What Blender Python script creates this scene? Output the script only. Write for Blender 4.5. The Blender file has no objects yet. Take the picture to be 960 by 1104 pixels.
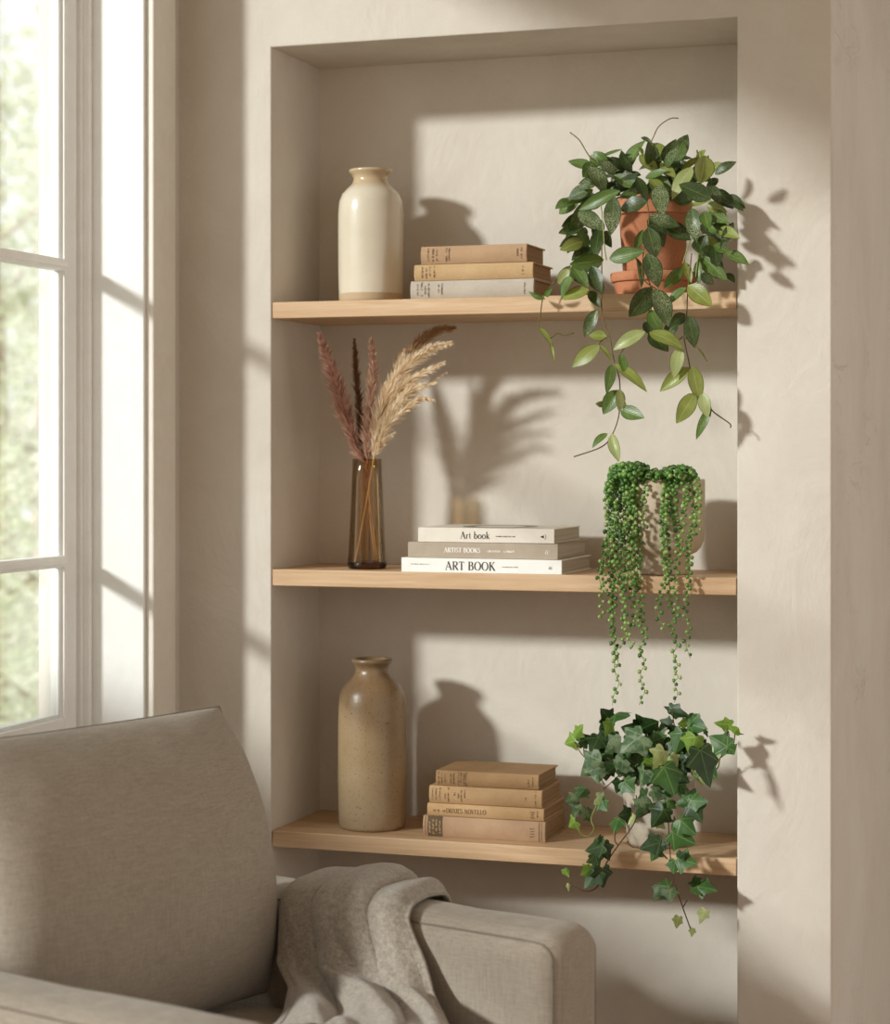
import bpy, bmesh, math, random
from mathutils import Vector, Matrix, noise as mnoise
sin, cos, pi, R = math.sin, math.cos, math.pi, math.radians
rnd = random.Random(7)
sc = bpy.context.scene
COL = sc.collection
# ------------------------------------------------------------------ camera geometry (pinhole fitted to the room's edges)
F, HZ, YAW = 2297.17, 487.66, .321618
CAM = Vector((1.69555, -3.9764, 1.45))
FW = Vector((-sin(YAW), cos(YAW), 0)); RT = Vector((cos(YAW), sin(YAW), 0))
def at(u, v, x=None, y=None, z=None):
    d = FW + RT*((u-480)/F) + Vector((0, 0, (HZ-v)/F))
    i, val = (0, x) if x is not None else (1, y) if y is not None else (2, z)
    return CAM + d*((val-CAM[i])/d[i])
def ppm(p): return F/((Vector(p)-CAM).dot(FW))          # pixels per metre at a point

# ------------------------------------------------------------------ helpers
def lin(h):
    if isinstance(h, str):
        h = h.lstrip('#'); c = [int(h[i:i+2], 16)/255 for i in (0, 2, 4)]
    else: c = [q/255 for q in h]
    return tuple((q/12.92 if q <= .04045 else ((q+.055)/1.055)**2.4) for q in c) + (1,)
class MB:
    def __init__(s): s.v, s.f, s.uv, s.mi = [], [], [], []
    def add(s, vs, fs, uv=None, mi=0):
        o = len(s.v); s.v += [Vector(p) for p in vs]
        s.uv += (uv if uv else [(0, 0)]*len(vs))
        s.f += [tuple(i+o for i in f) for f in fs]; s.mi += [mi]*len(fs)
    def box(s, a, b, mi=0):
        (x0, y0, z0), (x1, y1, z1) = a, b
        x0, x1 = sorted((x0, x1)); y0, y1 = sorted((y0, y1)); z0, z1 = sorted((z0, z1))
        s.add([(x0,y0,z0),(x1,y0,z0),(x1,y1,z0),(x0,y1,z0),(x0,y0,z1),(x1,y0,z1),(x1,y1,z1),(x0,y1,z1)],
              [(3,2,1,0),(4,5,6,7),(0,1,5,4),(1,2,6,5),(2,3,7,6),(3,0,4,7)], mi=mi)
    def tube(s, path, r, seg=6, cap=True, mi=0):
        path = [Vector(p) for p in path]; n = len(path)
        rs = r if isinstance(r, (list, tuple)) else [r]*n
        vs, fs = [], []; prev = None
        for i, p in enumerate(path):
            t = (path[min(i+1, n-1)]-path[max(i-1, 0)])
            t = t.normalized() if t.length > 1e-9 else Vector((0, 0, 1))
            if prev is None:
                a = t.orthogonal().normalized()
            else:
                a = prev - t*prev.dot(t); a = a.normalized() if a.length > 1e-6 else t.orthogonal().normalized()
            prev = a; b = t.cross(a)
            vs += [p+(a*cos(2*pi*k/seg)+b*sin(2*pi*k/seg))*rs[i] for k in range(seg)]
        for i in range(n-1):
            for k in range(seg):
                k2 = (k+1) % seg
                fs.append((i*seg+k, i*seg+k2, (i+1)*seg+k2, (i+1)*seg+k))
        if cap:
            fs.append(tuple(reversed(range(seg)))); fs.append(tuple((n-1)*seg+k for k in range(seg)))
        s.add(vs, fs, [(0, i/seg/n) for i in range(len(vs))], mi=mi)
    def lathe(s, prof, c=(0, 0, 0), seg=64, mi=0, wob=0):
        c = Vector(c); vs, fs = [], []
        n = len(prof)
        for r, z in prof:
            for k in range(seg):
                a = 2*pi*k/seg; rr = r*(1+wob*sin(2*a+z*9)+wob*.5*sin(3*a-z*21))
                vs.append(c+Vector((rr*cos(a), rr*sin(a), z)))
        for i in range(n-1):
            for k in range(seg):
                k2 = (k+1) % seg
                fs.append((i*seg+k, i*seg+k2, (i+1)*seg+k2, (i+1)*seg+k))
        if prof[0][0] > 1e-5: fs.append(tuple(reversed(range(seg))))
        if prof[-1][0] > 1e-5: fs.append(tuple((n-1)*seg+k for k in range(seg)))
        s.add(vs, fs, mi=mi)
    def ball(s, c, r, seg=8, rings=6, ax=None, pt=0.):
        c = Vector(c); q = (Vector((0, 0, 1)).rotation_difference(ax) if ax is not None else None)
        vs, fs = [], []
        def tr(p):
            return c+(q @ p if q else p)
        vs.append(tr(Vector((0, 0, r*(1+pt)))))
        for i in range(1, rings):
            th = pi*i/rings
            for k in range(seg):
                a = 2*pi*k/seg
                vs.append(tr(Vector((r*sin(th)*cos(a), r*sin(th)*sin(a), r*cos(th)))))
        vs.append(tr(Vector((0, 0, -r))))
        for k in range(seg): fs.append((0, 1+k, 1+(k+1) % seg))
        for i in range(rings-2):
            for k in range(seg):
                k2 = (k+1) % seg
                fs.append((1+i*seg+k, 1+(i+1)*seg+k, 1+(i+1)*seg+k2, 1+i*seg+k2))
        L = len(vs)-1
        for k in range(seg): fs.append((L, 1+(rings-2)*seg+(k+1) % seg, 1+(rings-2)*seg+k))
        s.add(vs, fs)
    def build(s, name, mat, parent=None, world=True, smooth=True, ang=40, bevel=0, bseg=2, sub=0, fixn=False):
        vs = s.v
        if parent is not None and world:
            inv = root_mat(parent).inverted(); vs = [inv @ p for p in vs]
        me = bpy.data.meshes.new(name); me.from_pydata([tuple(p) for p in vs], [], s.f)
        ul = me.uv_layers.new(name='UVMap')
        uvs = s.uv
        buf = [0.0]*(2*len(me.loops)); vi = [0]*len(me.loops); me.loops.foreach_get('vertex_index', vi)
        for i, k in enumerate(vi): buf[2*i], buf[2*i+1] = uvs[k]
        ul.data.foreach_set('uv', buf)
        mats = mat if isinstance(mat, (list, tuple)) else [mat]
        for m in mats: me.materials.append(m)
        if len(mats) > 1: me.polygons.foreach_set('material_index', s.mi)
        me.update()
        if fixn:
            bm = bmesh.new(); bm.from_mesh(me); bmesh.ops.recalc_face_normals(bm, faces=bm.faces); bm.to_mesh(me); bm.free()
        if smooth:
            me.shade_smooth()
            if ang < 180: me.set_sharp_from_angle(angle=R(ang))
        o = bpy.data.objects.new(name, me); COL.objects.link(o)
        if parent is not None: o.parent = parent
        if bevel:
            b = o.modifiers.new('bevel', 'BEVEL'); b.width = bevel; b.segments = bseg; b.limit_method = 'ANGLE'; b.angle_limit = R(35)
        if sub:
            q = o.modifiers.new('subd', 'SUBSURF'); q.levels = sub; q.render_levels = sub
        return o
def root_mat(o):
    m = Matrix.Identity(4)
    while o is not None:
        m = Matrix.Translation(o.location) @ o.rotation_euler.to_matrix().to_4x4() @ m; o = o.parent
    return m
def tag(o, label=None, cat=None, group=None, kind=None):
    if label: o['label'] = label
    if cat: o['category'] = cat
    if group: o['group'] = group
    if kind: o['kind'] = kind
    return o
def empty(name, loc, rz=0, rx=0, ry=0):
    o = bpy.data.objects.new(name, None); COL.objects.link(o); o.empty_display_size = .05
    o.location = loc; o.rotation_euler = (rx, ry, rz); return o
def thing(name, label, cat, loc, rz=0, group=None):
    return tag(empty(name, loc, rz), label, cat, group)
def cr(pts, n=6):                                         # Catmull-Rom through points
    pts = [Vector(p) for p in pts]; out = []
    if len(pts) < 3: 
        return [pts[0].lerp(pts[-1], i/n) for i in range(n+1)]
    P = [pts[0]*2-pts[1]]+pts+[pts[-1]*2-pts[-2]]
    for i in range(1, len(P)-2):
        a, b, c, d = P[i-1:i+3]
        for k in range(n):
            t = k/n
            out.append(.5*((2*b)+(c-a)*t+(2*a-5*b+4*c-d)*t*t+(-a+3*b-3*c+d)*t**3))
    out.append(pts[-1]); return out
def interp(tab, x):
    for (a, b), (c, d) in zip(tab, tab[1:]):
        if x <= c: return b+(d-b)*max(0, (x-a))/(c-a)
    return tab[-1][1]
def smooth01(x): x = max(0, min(1, x)); return x*x*(3-2*x)

# ------------------------------------------------------------------ materials
class NT:
    def __init__(s, name):
        s.m = bpy.data.materials.new(name); s.m.use_nodes = True; s.t = s.m.node_tree; s.t.nodes.clear()
        s.out = s.n('ShaderNodeOutputMaterial')
    def n(s, typ, ins=None, **kw):
        nd = s.t.nodes.new(typ)
        for k, v in kw.items(): setattr(nd, k, v)
        for k, v in (ins or {}).items():
            if hasattr(v, 'is_output') or isinstance(v, bpy.types.NodeSocket): s.t.links.new(v, nd.inputs[k])
            else: nd.inputs[k].default_value = v
        return nd
    def co(s, kind='Object', scale=(1, 1, 1), rot=(0, 0, 0)):
        c = s.n('ShaderNodeTexCoord'); mp = s.n('ShaderNodeMapping', {'Vector': c.outputs[kind], 'Scale': scale, 'Rotation': rot})
        return mp.outputs[0]
    def noise(s, vec, scale, detail=4, rough=.55, dist=0):
        return s.n('ShaderNodeTexNoise', {'Vector': vec, 'Scale': scale, 'Detail': detail, 'Roughness': rough, 'Distortion': dist}).outputs[0]
    def ramp(s, fac, stops, interp='LINEAR'):
        r = s.n('ShaderNodeValToRGB', {'Fac': fac}); r.color_ramp.interpolation = interp
        e = r.color_ramp.elements
        while len(e) < len(stops): e.new(.5)
        for q, (p, c) in zip(e, stops):
            q.position = p; q.color = c if isinstance(c, tuple) and len(c) == 4 else lin(c) if not isinstance(c, (int, float)) else (c, c, c, 1)
        return r.outputs[0]
    def mix(s, fac, a, b, mode='MIX'):
        m = s.n('ShaderNodeMix', data_type='RGBA', blend_type=mode)
        for sock, v in ((m.inputs[0], fac), (m.inputs[6], a), (m.inputs[7], b)):
            if isinstance(v, bpy.types.NodeSocket): s.t.links.new(v, sock)
            else: sock.default_value = v
        return m.outputs[2]
    def math(s, op, a, b=0.0, c=0.0):
        m = s.n('ShaderNodeMath', operation=op)
        for sock, v in zip(m.inputs, (a, b, c)):
            if isinstance(v, bpy.types.NodeSocket): s.t.links.new(v, sock)
            else: sock.default_value = v
        return m.outputs[0]
    def bump(s, h, strength=.3, dist=.002, normal=None):
        ins = {'Height': h, 'Strength': strength, 'Distance': dist}
        if normal is not None: ins['Normal'] = normal
        return s.n('ShaderNodeBump', ins).outputs[0]
    def pbsdf(s, col, rough=.6, normal=None, **kw):
        ins = {'Base Color': col, 'Roughness': rough}
        if normal is not None: ins['Normal'] = normal
        ins.update(kw)
        p = s.n('ShaderNodeBsdfPrincipled', ins)
        return p.outputs[0]
    def done(s, sh): s.t.links.new(sh, s.out.inputs[0]); return s.m

def plaster(name, c1, c2, c3, rough_bump=.25, chips=0.0):
    t = NT(name); v = t.co()
    big = t.noise(v, 1.7, 5, .6, .6); mid = t.noise(t.co(scale=(1, 1, .7)), 5.5, 6, .62, 1.2); fine = t.noise(v, 60, 4, .6)
    a = t.ramp(big, [(.3, c1), (.52, c2), (.75, c3)])
    col = t.mix(t.ramp(mid, [(.45, 0.0), (.75, .5)]), a, lin(c3))
    col = t.mix(t.ramp(fine, [(.35, .0), (.8, .12)]), col, lin(c1))
    h = t.math('ADD', t.math('MULTIPLY', mid, .9), t.math('MULTIPLY', fine, .12))
    trow = t.noise(t.co(scale=(1, .5, .8), rot=(0, .5, 0)), 11, 3, .5, 2.0)
    h = t.math('ADD', h, t.math('MULTIPLY', trow, .35))
    if chips:
        w = t.noise(t.co(scale=(1, .22, .8)), 22, 5, .6, 1.5)
        msk = t.ramp(t.noise(v, 2.3, 2), [(.48, 0.0), (.62, 1.0)])
        ch = t.math('MULTIPLY', t.ramp(w, [(.56, 0.0), (.585, 1.0), (.64, .25), (.7, 0.0)]), msk)
        h = t.math('ADD', h, t.math('MULTIPLY', ch, -chips))
        h = t.math('ADD', h, t.math('MULTIPLY', t.noise(t.co(scale=(1, .3, 1)), 120, 3), .16*chips))
    n = t.bump(h, rough_bump, .012)
    return t.done(t.pbsdf(col, .86, n, **{'Specular IOR Level': .25}))
def oak(name, dark, mid, light):
    t = NT(name); v = t.co(scale=(1.3, 16, 22))
    a = t.noise(v, 2.2, 8, .6, .9); f = t.noise(t.co(scale=(4, 190, 190)), 2.5, 3, .6)
    ring = t.n('ShaderNodeTexWave', {'Vector': t.co(scale=(.35, 6, 9)), 'Scale': 2.2, 'Distortion': 6., 'Detail': 3., 'Detail Scale': 1.4}, wave_type='BANDS', bands_direction='Y').outputs[1]
    col = t.ramp(a, [(.28, dark), (.5, mid), (.72, light)])
    col = t.mix(t.math('MULTIPLY', ring, .22), col, lin(dark)); col = t.mix(t.ramp(f, [(.42, .0), (.7, .3)]), col, lin(dark))
    n = t.bump(t.math('ADD', t.math('MULTIPLY', f, .5), a), .12, .002)
    return t.done(t.pbsdf(col, .5, n, **{'Specular IOR Level': .35}))
def linen(name, c1, c2, scale=1., bump=.35, sheen=.15, hot=None):
    t = NT(name)
    wx = t.noise(t.co(scale=(34, 34, 430)), 1.*scale, 3, .65); wz = t.noise(t.co(scale=(400, 400, 34)), 1.*scale, 3, .65)
    w = t.math('ADD', wx, wz); big = t.noise(t.co(), 6, 3)
    col = t.ramp(t.math('MULTIPLY', w, .5), [(.28, c1), (.72, c2)])
    fl = t.noise(t.co(scale=(110, 110, 260)), 1., 2, .6)
    col = t.mix(t.ramp(fl, [(.66, 0.0), (.78, .55)]), col, lin('#8a6a58')); col = t.mix(t.ramp(fl, [(.22, .5), (.33, 0.0)]), col, lin('#6f6a58'))
    col = t.mix(t.math('MULTIPLY', big, .25), col, lin(c1))
    n = t.bump(w, bump, .0012)
    return t.done(t.pbsdf(col, .9, n, **{'Sheen Weight': sheen, 'Sheen Roughness': .5, 'Specular IOR Level': .15}))
def cloth(name, c1, c2, freq=900, worn=None, rough=.75):
    t = NT(name)
    w = t.math('ADD', t.noise(t.co(scale=(1, 1, .08)), freq, 2), t.noise(t.co(scale=(.08, 1, 1)), freq, 2))
    big = t.noise(t.co(), 14, 5, .65)
    col = t.mix(t.ramp(big, [(.35, 0.0), (.7, 1.0)]), lin(c1), lin(c2)); col = t.mix(t.ramp(t.math('MULTIPLY', w, .5), [(.4, 0.0), (.65, .3)]), col, lin(worn or c2))
    return t.done(t.pbsdf(col, rough, t.bump(w, .25, .0006), **{'Specular IOR Level': .25}))
def pages(name, c1, c2):
    t = NT(name); l = t.noise(t.co(scale=(2, 2, 900)), 1.2, 3, .7)
    col = t.ramp(l, [(.32, c1), (.66, c2)])
    return t.done(t.pbsdf(col, .85, t.bump(l, .4, .0006)))
def plain(name, c, rough=.5, spec=.4, bump=0, bs=40, var=None, **kw):
    t = NT(name); col = lin(c); n = None
    nz = t.noise(t.co(), bs, 4)
    if var: col = t.mix(t.ramp(nz, [(.3, 0.0), (.7, 1.0)]), lin(c), lin(var))
    if bump: n = t.bump(nz, bump, .002)
    return t.done(t.pbsdf(col, rough, n, **dict({'Specular IOR Level': spec}, **kw)))

M = {}
M['wall'] = plaster('plaster_warm', '#c8c0b4', '#d1cabf', '#dad5cb', .3)
M['wall_r'] = plaster('plaster_rough', '#cbc5bb', '#d3cec5', '#dad6cf', .45, .65)
M['ceil'] = plaster('plaster_ceiling', '#cfc6b8', '#d6cec1', '#ddd6ca', .2)
M['white'] = plain('white_paint', '#eeeeeb', .35, .4, .05, 30, '#f3f3f1')
M['beige_paint'] = plain('casing_paint', '#e2dcd2', .4, .35, .06, 30, '#e8e3da')
M['floor'] = oak('floor_oak', '#8a6b4d', '#a38462', '#b89a76')
M['oak'] = oak('shelf_oak', '#b8946f', '#cbab88', '#d8bd9d')
M['linen'] = linen('chair_linen', '#877d70', '#b0a698')
M['piping'] = linen('piping_linen', '#72695c', '#8a8072')
M['dark_wood'] = oak('leg_wood', '#4c3524', '#5f4430', '#71543c')

# glass: see-through with fresnel reflection
def glass(name, tint, refl=1.0, edge=None):
    t = NT(name)
    fr = t.n('ShaderNodeFresnel', {'IOR': 1.45}).outputs[0]
    if edge:
        lw = t.n('ShaderNodeLayerWeight', {'Blend': .35}).outputs[1]
        c = t.mix(t.ramp(lw, [(.25, 0.0), (.95, 1.0)]), lin(tint), lin(edge))
        tr = t.n('ShaderNodeBsdfTransparent', {'Color': c}).outputs[0]
    else: tr = t.n('ShaderNodeBsdfTransparent', {'Color': lin(tint)}).outputs[0]
    gl = t.n('ShaderNodeBsdfGlossy', {'Color': (1, 1, 1, 1), 'Roughness': .02}).outputs[0]
    mx = t.n('ShaderNodeMixShader', {0: t.math('MULTIPLY', fr, refl), 1: tr, 2: gl}).outputs[0]
    return t.done(mx)
M['pane'] = glass('window_glass', '#f6f8f7', .5)
M['amber'] = glass('amber_glass', '#efe3cf', .8, '#cfb68f')
M['amber_base'] = glass('amber_glass_base', '#b58a58', 1.0, '#7a5026')

# ------------------------------------------------------------------ setting
XL, XR, W, D = -.205, 1.127, .95, .2621
ZT, ZB = 2.2690, .14
ZS = [1.7535, 1.2134, .6848]; TH = .033
CEIL = 3.05
def quad(mb, a, b, c, d): mb.add([a, b, c, d], [(0, 1, 2, 3)])
def grid_wall():
    bm = bmesh.new(); 
    def v(x, y, z): return bm.verts.new((x, y, z))
    xs = [XL-.3, 0, W, XR]; zs = [0, ZB, ZT, CEIL]
    g = [[v(x, 0, z) for z in zs] for x in xs]
    for i in range(3):
        for k in range(3):
            if i == 1 and k == 1: continue
            bm.faces.new((g[i][k], g[i+1][k], g[i+1][k+1], g[i][k+1]))
    b = [[v(x, D, z) for z in (ZB, ZT)] for x in (0, W)]
    a = [[g[1][1], g[1][2]], [g[2][1], g[2][2]]]
    bm.faces.new((b[0][0], b[1][0], b[1][1], b[0][1]))                       # niche back
    bm.faces.new((a[0][0], b[0][0], b[0][1], a[0][1]))                       # left side
    bm.faces.new((a[1][0], a[1][1], b[1][1], b[1][0]))                       # right side
    bm.faces.new((a[0][1], b[0][1], b[1][1], a[1][1]))                       # top
    bm.faces.new((a[0][0], a[1][0], b[1][0], b[0][0]))                       # bottom
    rr = [v(XR, .02, z) for z in zs]
    for k in range(3): bm.faces.new((g[3][k], rr[k], rr[k+1], g[3][k+1]))
    bm.edges.ensure_lookup_table()
    es = []
    for e in bm.edges:
        p, q = e.verts
        niche = all(abs(w.co.y) < 1e-6 and -1e-6 <= w.co.x <= W+1e-6 and ZB-1e-6 <= w.co.z <= ZT+1e-6 for w in (p, q))
        corner = all(abs(w.co.y) < 1e-6 and abs(w.co.x-XR) < 1e-6 for w in (p, q))
        if niche or corner: es.append(e)
    bmesh.ops.recalc_face_normals(bm, faces=bm.faces)
    bmesh.ops.bevel(bm, geom=es, offset=.004, segments=3, profile=.5, affect='EDGES')
    me = bpy.data.meshes.new('wall_back'); bm.to_mesh(me); bm.free()
    me.shade_smooth(); me.set_sharp_from_angle(angle=R(50))
    me.materials.append(M['wall']); o = bpy.data.objects.new('wall_back', me); COL.objects.link(o)
    return tag(o, 'warm beige plaster wall with a tall recessed niche', None, None, 'structure')
grid_wall()
mb = MB(); quad(mb, (XR, .02, 0), (XR, 3.2, 0), (XR, 3.2, CEIL), (XR, .02, CEIL))
tag(mb.build('wall_right', M['wall_r'], smooth=False), 'rough shaded plaster return past the wall corner', None, None, 'structure')
mb = MB(); mb.box((XR, 3.2, 0), (4.2, 3.3, CEIL)); tag(mb.build('wall_end', M['wall'], smooth=False), 'plaster wall at the end of the passage past the corner', None, None, 'structure')
YR = -.15                                                 # far reveal of the window
Y0, ZH, ZSILL = -2.75, 2.86, .10
mb = MB(); XO = XL-.24
mb.box((XO, YR, 0), (XL, 0, CEIL)); mb.box((XO, -4.6, 0), (XL, Y0, CEIL))
mb.box((XO, Y0, ZH), (XL, YR, CEIL)); mb.box((XO, Y0, 0), (XL, YR, ZSILL))
tag(mb.build('wall_left', M['wall'], smooth=False), 'plaster wall that holds the tall window', None, None, 'structure')
mb = MB(); mb.box((XO, -4.6, -.1), (4.2, 3.2, 0)); tag(mb.build('floor', M['floor'], smooth=False), 'oak floor', None, None, 'structure')
mb = MB(); mb.box((XO, -4.6, CEIL), (4.2, 3.2, CEIL+.1)); tag(mb.build('ceiling', M['ceil'], smooth=False), 'plain plaster ceiling', None, None, 'structure')
# window
XF = at(103, 500, y=YR)[0]                                # where the outer frame meets the reveal
win = tag(empty('window_1', (XF, (Y0+YR)/2, ZSILL)), 'tall white framed window with two visible glazing bars', None, None, 'structure')
mb = MB(); e = .012                                       # painted reveal lining
mb.box((XF-.03, YR, ZSILL), (XL+.0005, YR-e, ZH)); mb.box((XF-.03, Y0, ZSILL), (XL+.0005, Y0+e, ZH))
mb.box((XF-.03, Y0, ZH-e), (XL+.0005, YR, ZH)); mb.box((XF-.03, Y0, ZSILL), (XL+.012, YR, ZSILL+.025))
mb.build('reveal_lining', M['white'], win, smooth=False, bevel=.002)
ya = YR-e
mb = MB()
def frame_ring(mb, x0, x1, w, ya, yb, za, zb):            # rectangular ring in the window plane
    mb.box((x0, ya, za), (x1, ya-w, zb)); mb.box((x0, yb, za), (x1, yb+w, zb))
    mb.box((x0, ya-w, zb-w), (x1, yb+w, zb)); mb.box((x0, ya-w, za), (x1, yb+w, za+w))
yb, za, zb = Y0+e, ZSILL+.025, ZH-e
frame_ring(mb, XF-.055, XF, .014, ya, yb, za, zb)
frame_ring(mb, XF-.055, XF-.014, .020, ya, yb, za, zb)
mb.build('outer_frame', M['white'], win, smooth=False, bevel=.003)
mb = MB(); ZP = .865
y1, y2, z1, z2 = ya-.020, yb+.020, ZP+.02, zb-.020
XS = XF-.022
frame_ring(mb, XS-.035, XS-.008, .040, y1, y2, z1, z2)
frame_ring(mb, XS-.035, XS-.018, .048, y1, y2, z1, z2)
mb.add([(XS-.008, y1, z1), (XS, y1-.006, z1), (XS, y1-.014, z1), (XS-.018, y1-.048, z1), (XS-.018, y1, z1)]+[(XS-.008, y1, z2), (XS, y1-.006, z2), (XS, y1-.014, z2), (XS-.018, y1-.048, z2), (XS-.018, y1, z2)],
       [(0, 1, 6, 5), (1, 2, 7, 6), (2, 3, 8, 7), (3, 4, 9, 8), (4, 0, 5, 9), (4, 3, 2, 1, 0), (5, 6, 7, 8, 9)])
mb.build('sash', M['white'], win, smooth=False, bevel=.0015)
yg = y1-.045
zm = [at(70, 285, x=XS)[2], at(70, 605.5, x=XS)[2]]
for z in zm:
    mb = MB(); mb.box((XS-.03, y1-.04, z-.0115), (XS-.004, y2+.04, z+.0115))
    mb.box((XS-.034, y1-.04, z-.006), (XS, y2+.04, z+.006))
    mb.build('glazing_bar', M['white'], win, smooth=False, bevel=.002)
mb = MB(); mb.box((XS-.020, y1-.03, z1+.03), (XS-.016, y2+.03, z2-.03)); mb.build('glass', M['pane'], win, smooth=False)
mb = MB(); mb.box((XS-.04, ya-.02, za+.02), (XS+.004, yb+.02, ZP+.03)); mb.build('shade_panel', M['white'], win, smooth=False, bevel=.003)  # added panel, unseen behind the chair; shades the wall under the lowest shelf
# casing on the room side
mb = MB(); XC = XL+.018
mb.box((XL, YR-.003, ZSILL-.04), (XC, -.052, ZH+.09)); mb.box((XL, Y0+.003, ZSILL-.04), (XC, Y0-.095, ZH+.09)); mb.box((XL, YR-.003, ZH-.003), (XC, Y0+.003, ZH+.09))
tag(mb.build('trim_1', M['beige_paint'], smooth=False, bevel=.003), 'flat painted window casing', None, None, 'structure')

# shelves
for z, lab in zip(ZS, ('pale oak shelf board carrying the cream bottle and the terracotta potted plant', 'pale oak shelf board carrying the amber vase and the art books', 'pale oak shelf board carrying the brown stoneware bottle and the ivy')):
    mb = MB(); mb.box((.0015, .002, z-TH), (W-.0015, D-.0005, z))
    tag(mb.build('shelf', M['oak'], smooth=True, ang=30, bevel=.0018), lab, 'shelf', 'oak shelves in the niche')

# ------------------------------------------------------------------ bottles and vase
def px_profile(prof, c, base_v):
    s = ppm(c); return [(r/s, (base_v-v)/s) for r, v in prof]
def glaze(name, cream):
    t = NT(name); v = t.co()
    z = t.n('ShaderNodeSeparateXYZ', {0: v}).outputs[2]
    nz = t.noise(v, 9, 4, .6); sp = t.noise(v, 230, 2, .5); sp2 = t.noise(v, 95, 2)
    if cream:
        edge = t.math('ADD', z, t.math('MULTIPLY', nz, .003))
        band = t.math('GREATER_THAN', edge, .0225)
        rim = t.ramp(z, [(.233, 0.0), (.247, 1.0)])
        gl = t.mix(t.ramp(nz, [(.3, 0.0), (.7, 1.0)]), lin('#cfc5b0'), lin('#d8cfbd'))
        gl = t.mix(t.math('MULTIPLY', rim, .75), gl, lin('#b59a72'))
        col = t.mix(band, lin('#b9a384'), gl); rough = t.math('SUBTRACT', .75, t.math('MULTIPLY', band, .55))
        n = t.bump(t.math('ADD', nz, t.math('MULTIPLY', band, .5)), .08, .004)
        return t.done(t.pbsdf(col, rough, n, **{'Specular IOR Level': .5, 'Coat Weight': .25, 'Coat Roughness': .08}))
    g = t.ramp(t.math('MULTIPLY', z, 2.9), [(.0, '#a08c70'), (.35, '#9a8464'), (.7, '#866c4c'), (.86, '#7f6344'), (1., '#5f482f')])
    col = t.mix(t.ramp(nz, [(.35, 0.0), (.7, .55)]), g, lin('#ab9779'))
    col = t.mix(t.ramp(sp, [(.60, 0.0), (.72, .55)]), col, lin('#5f482c')); col = t.mix(t.ramp(sp2, [(.70, 0.0), (.76, .7)]), col, lin('#4d3a22'))
    n = t.bump(t.math('ADD', sp, nz), .18, .0015)
    return t.done(t.pbsdf(col, .33, n, **{'Specular IOR Level': .5}))
c = at(400, 320, z=ZS[0]); c = Vector((at(400, 250, y=.125)[0], .125, ZS[0])); s = ppm(c)
t = thing('ceramic_bottle', 'cream glazed ceramic bottle vase with bare clay foot on the top shelf', 'vase', c)
P = [(31, 323), (33.5, 322), (34.2, 318), (34.6, 310), (35, 296), (35.3, 250), (35.2, 225), (34.2, 213), (31, 204.5), (25.5, 198.5), (21, 194), (18.8, 190), (18.6, 187), (20.3, 183.5), (23.2, 181), (23.8, 179.3), (23, 178), (20.5, 178.2), (17, 181), (15.5, 187), (16, 193), (20, 199), (30, 212), (32, 240), (32, 300), (29, 318), (0.01, 318)]
mb = MB(); mb.lathe(px_profile(P, c, 323), c, 96); mb.build('bottle_body', glaze('cream_glaze', True), t, ang=60)
c = Vector((at(401.5, 800, y=.105)[0], .105, ZS[2]))
t = thing('stoneware_bottle', 'tall brown speckled stoneware bottle vase on the lowest shelf', 'vase', c)
P = [(32, 888.5), (34.5, 887.5), (35.6, 884), (36.2, 872), (36.6, 830), (36.6, 780), (36.2, 757), (35, 745), (31, 736.5), (25.5, 730.5), (20.5, 725.5), (18.2, 721), (17.8, 717), (19, 713.5), (21.2, 711.5), (22, 709.5), (21.8, 707.5), (20, 706.5), (17, 707.3), (15.4, 712), (15.2, 719), (18, 727), (30, 741), (33, 760), (33, 870), (30, 884), (.01, 884)]
mb = MB(); mb.lathe(px_profile(P, c, 888.5), c, 96, wob=.004); mb.build('bottle_body', glaze('brown_stoneware', False), t, ang=60)
cv = Vector((at(396, 560, y=.085)[0], .085, ZS[1])); s = ppm(cv)
t = thing('glass_vase', 'slim tapered amber glass vase holding dried grasses', 'vase', cv)
P = [(18, 611.3), (20, 610.8), (21.3, 607.5), (21.2, 603), (20.2, 592), (18.2, 550), (16.6, 515), (15.6, 493.6), (15.2, 493), (14.7, 493.6), (15.6, 515), (17.2, 550), (19.2, 592), (20.0, 604)]
mb = MB(); mb.lathe(px_profile(P, cv, 611.4)[:], cv, 96)
mb.f = [f for f in mb.f if len(f) == 4]; mb.build('glass_wall', M['amber'], t, ang=60)
P = [(.05, 611.2), (18, 611.2), (20, 610.7), (21.1, 607.5), (20.6, 604.5), (19.5, 603.6), (.05, 604.2)]
mb = MB(); mb.lathe(px_profile(P, cv, 611.4), cv, 64); mb.build('glass_base', M['amber_base'], t, ang=60)
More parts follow.
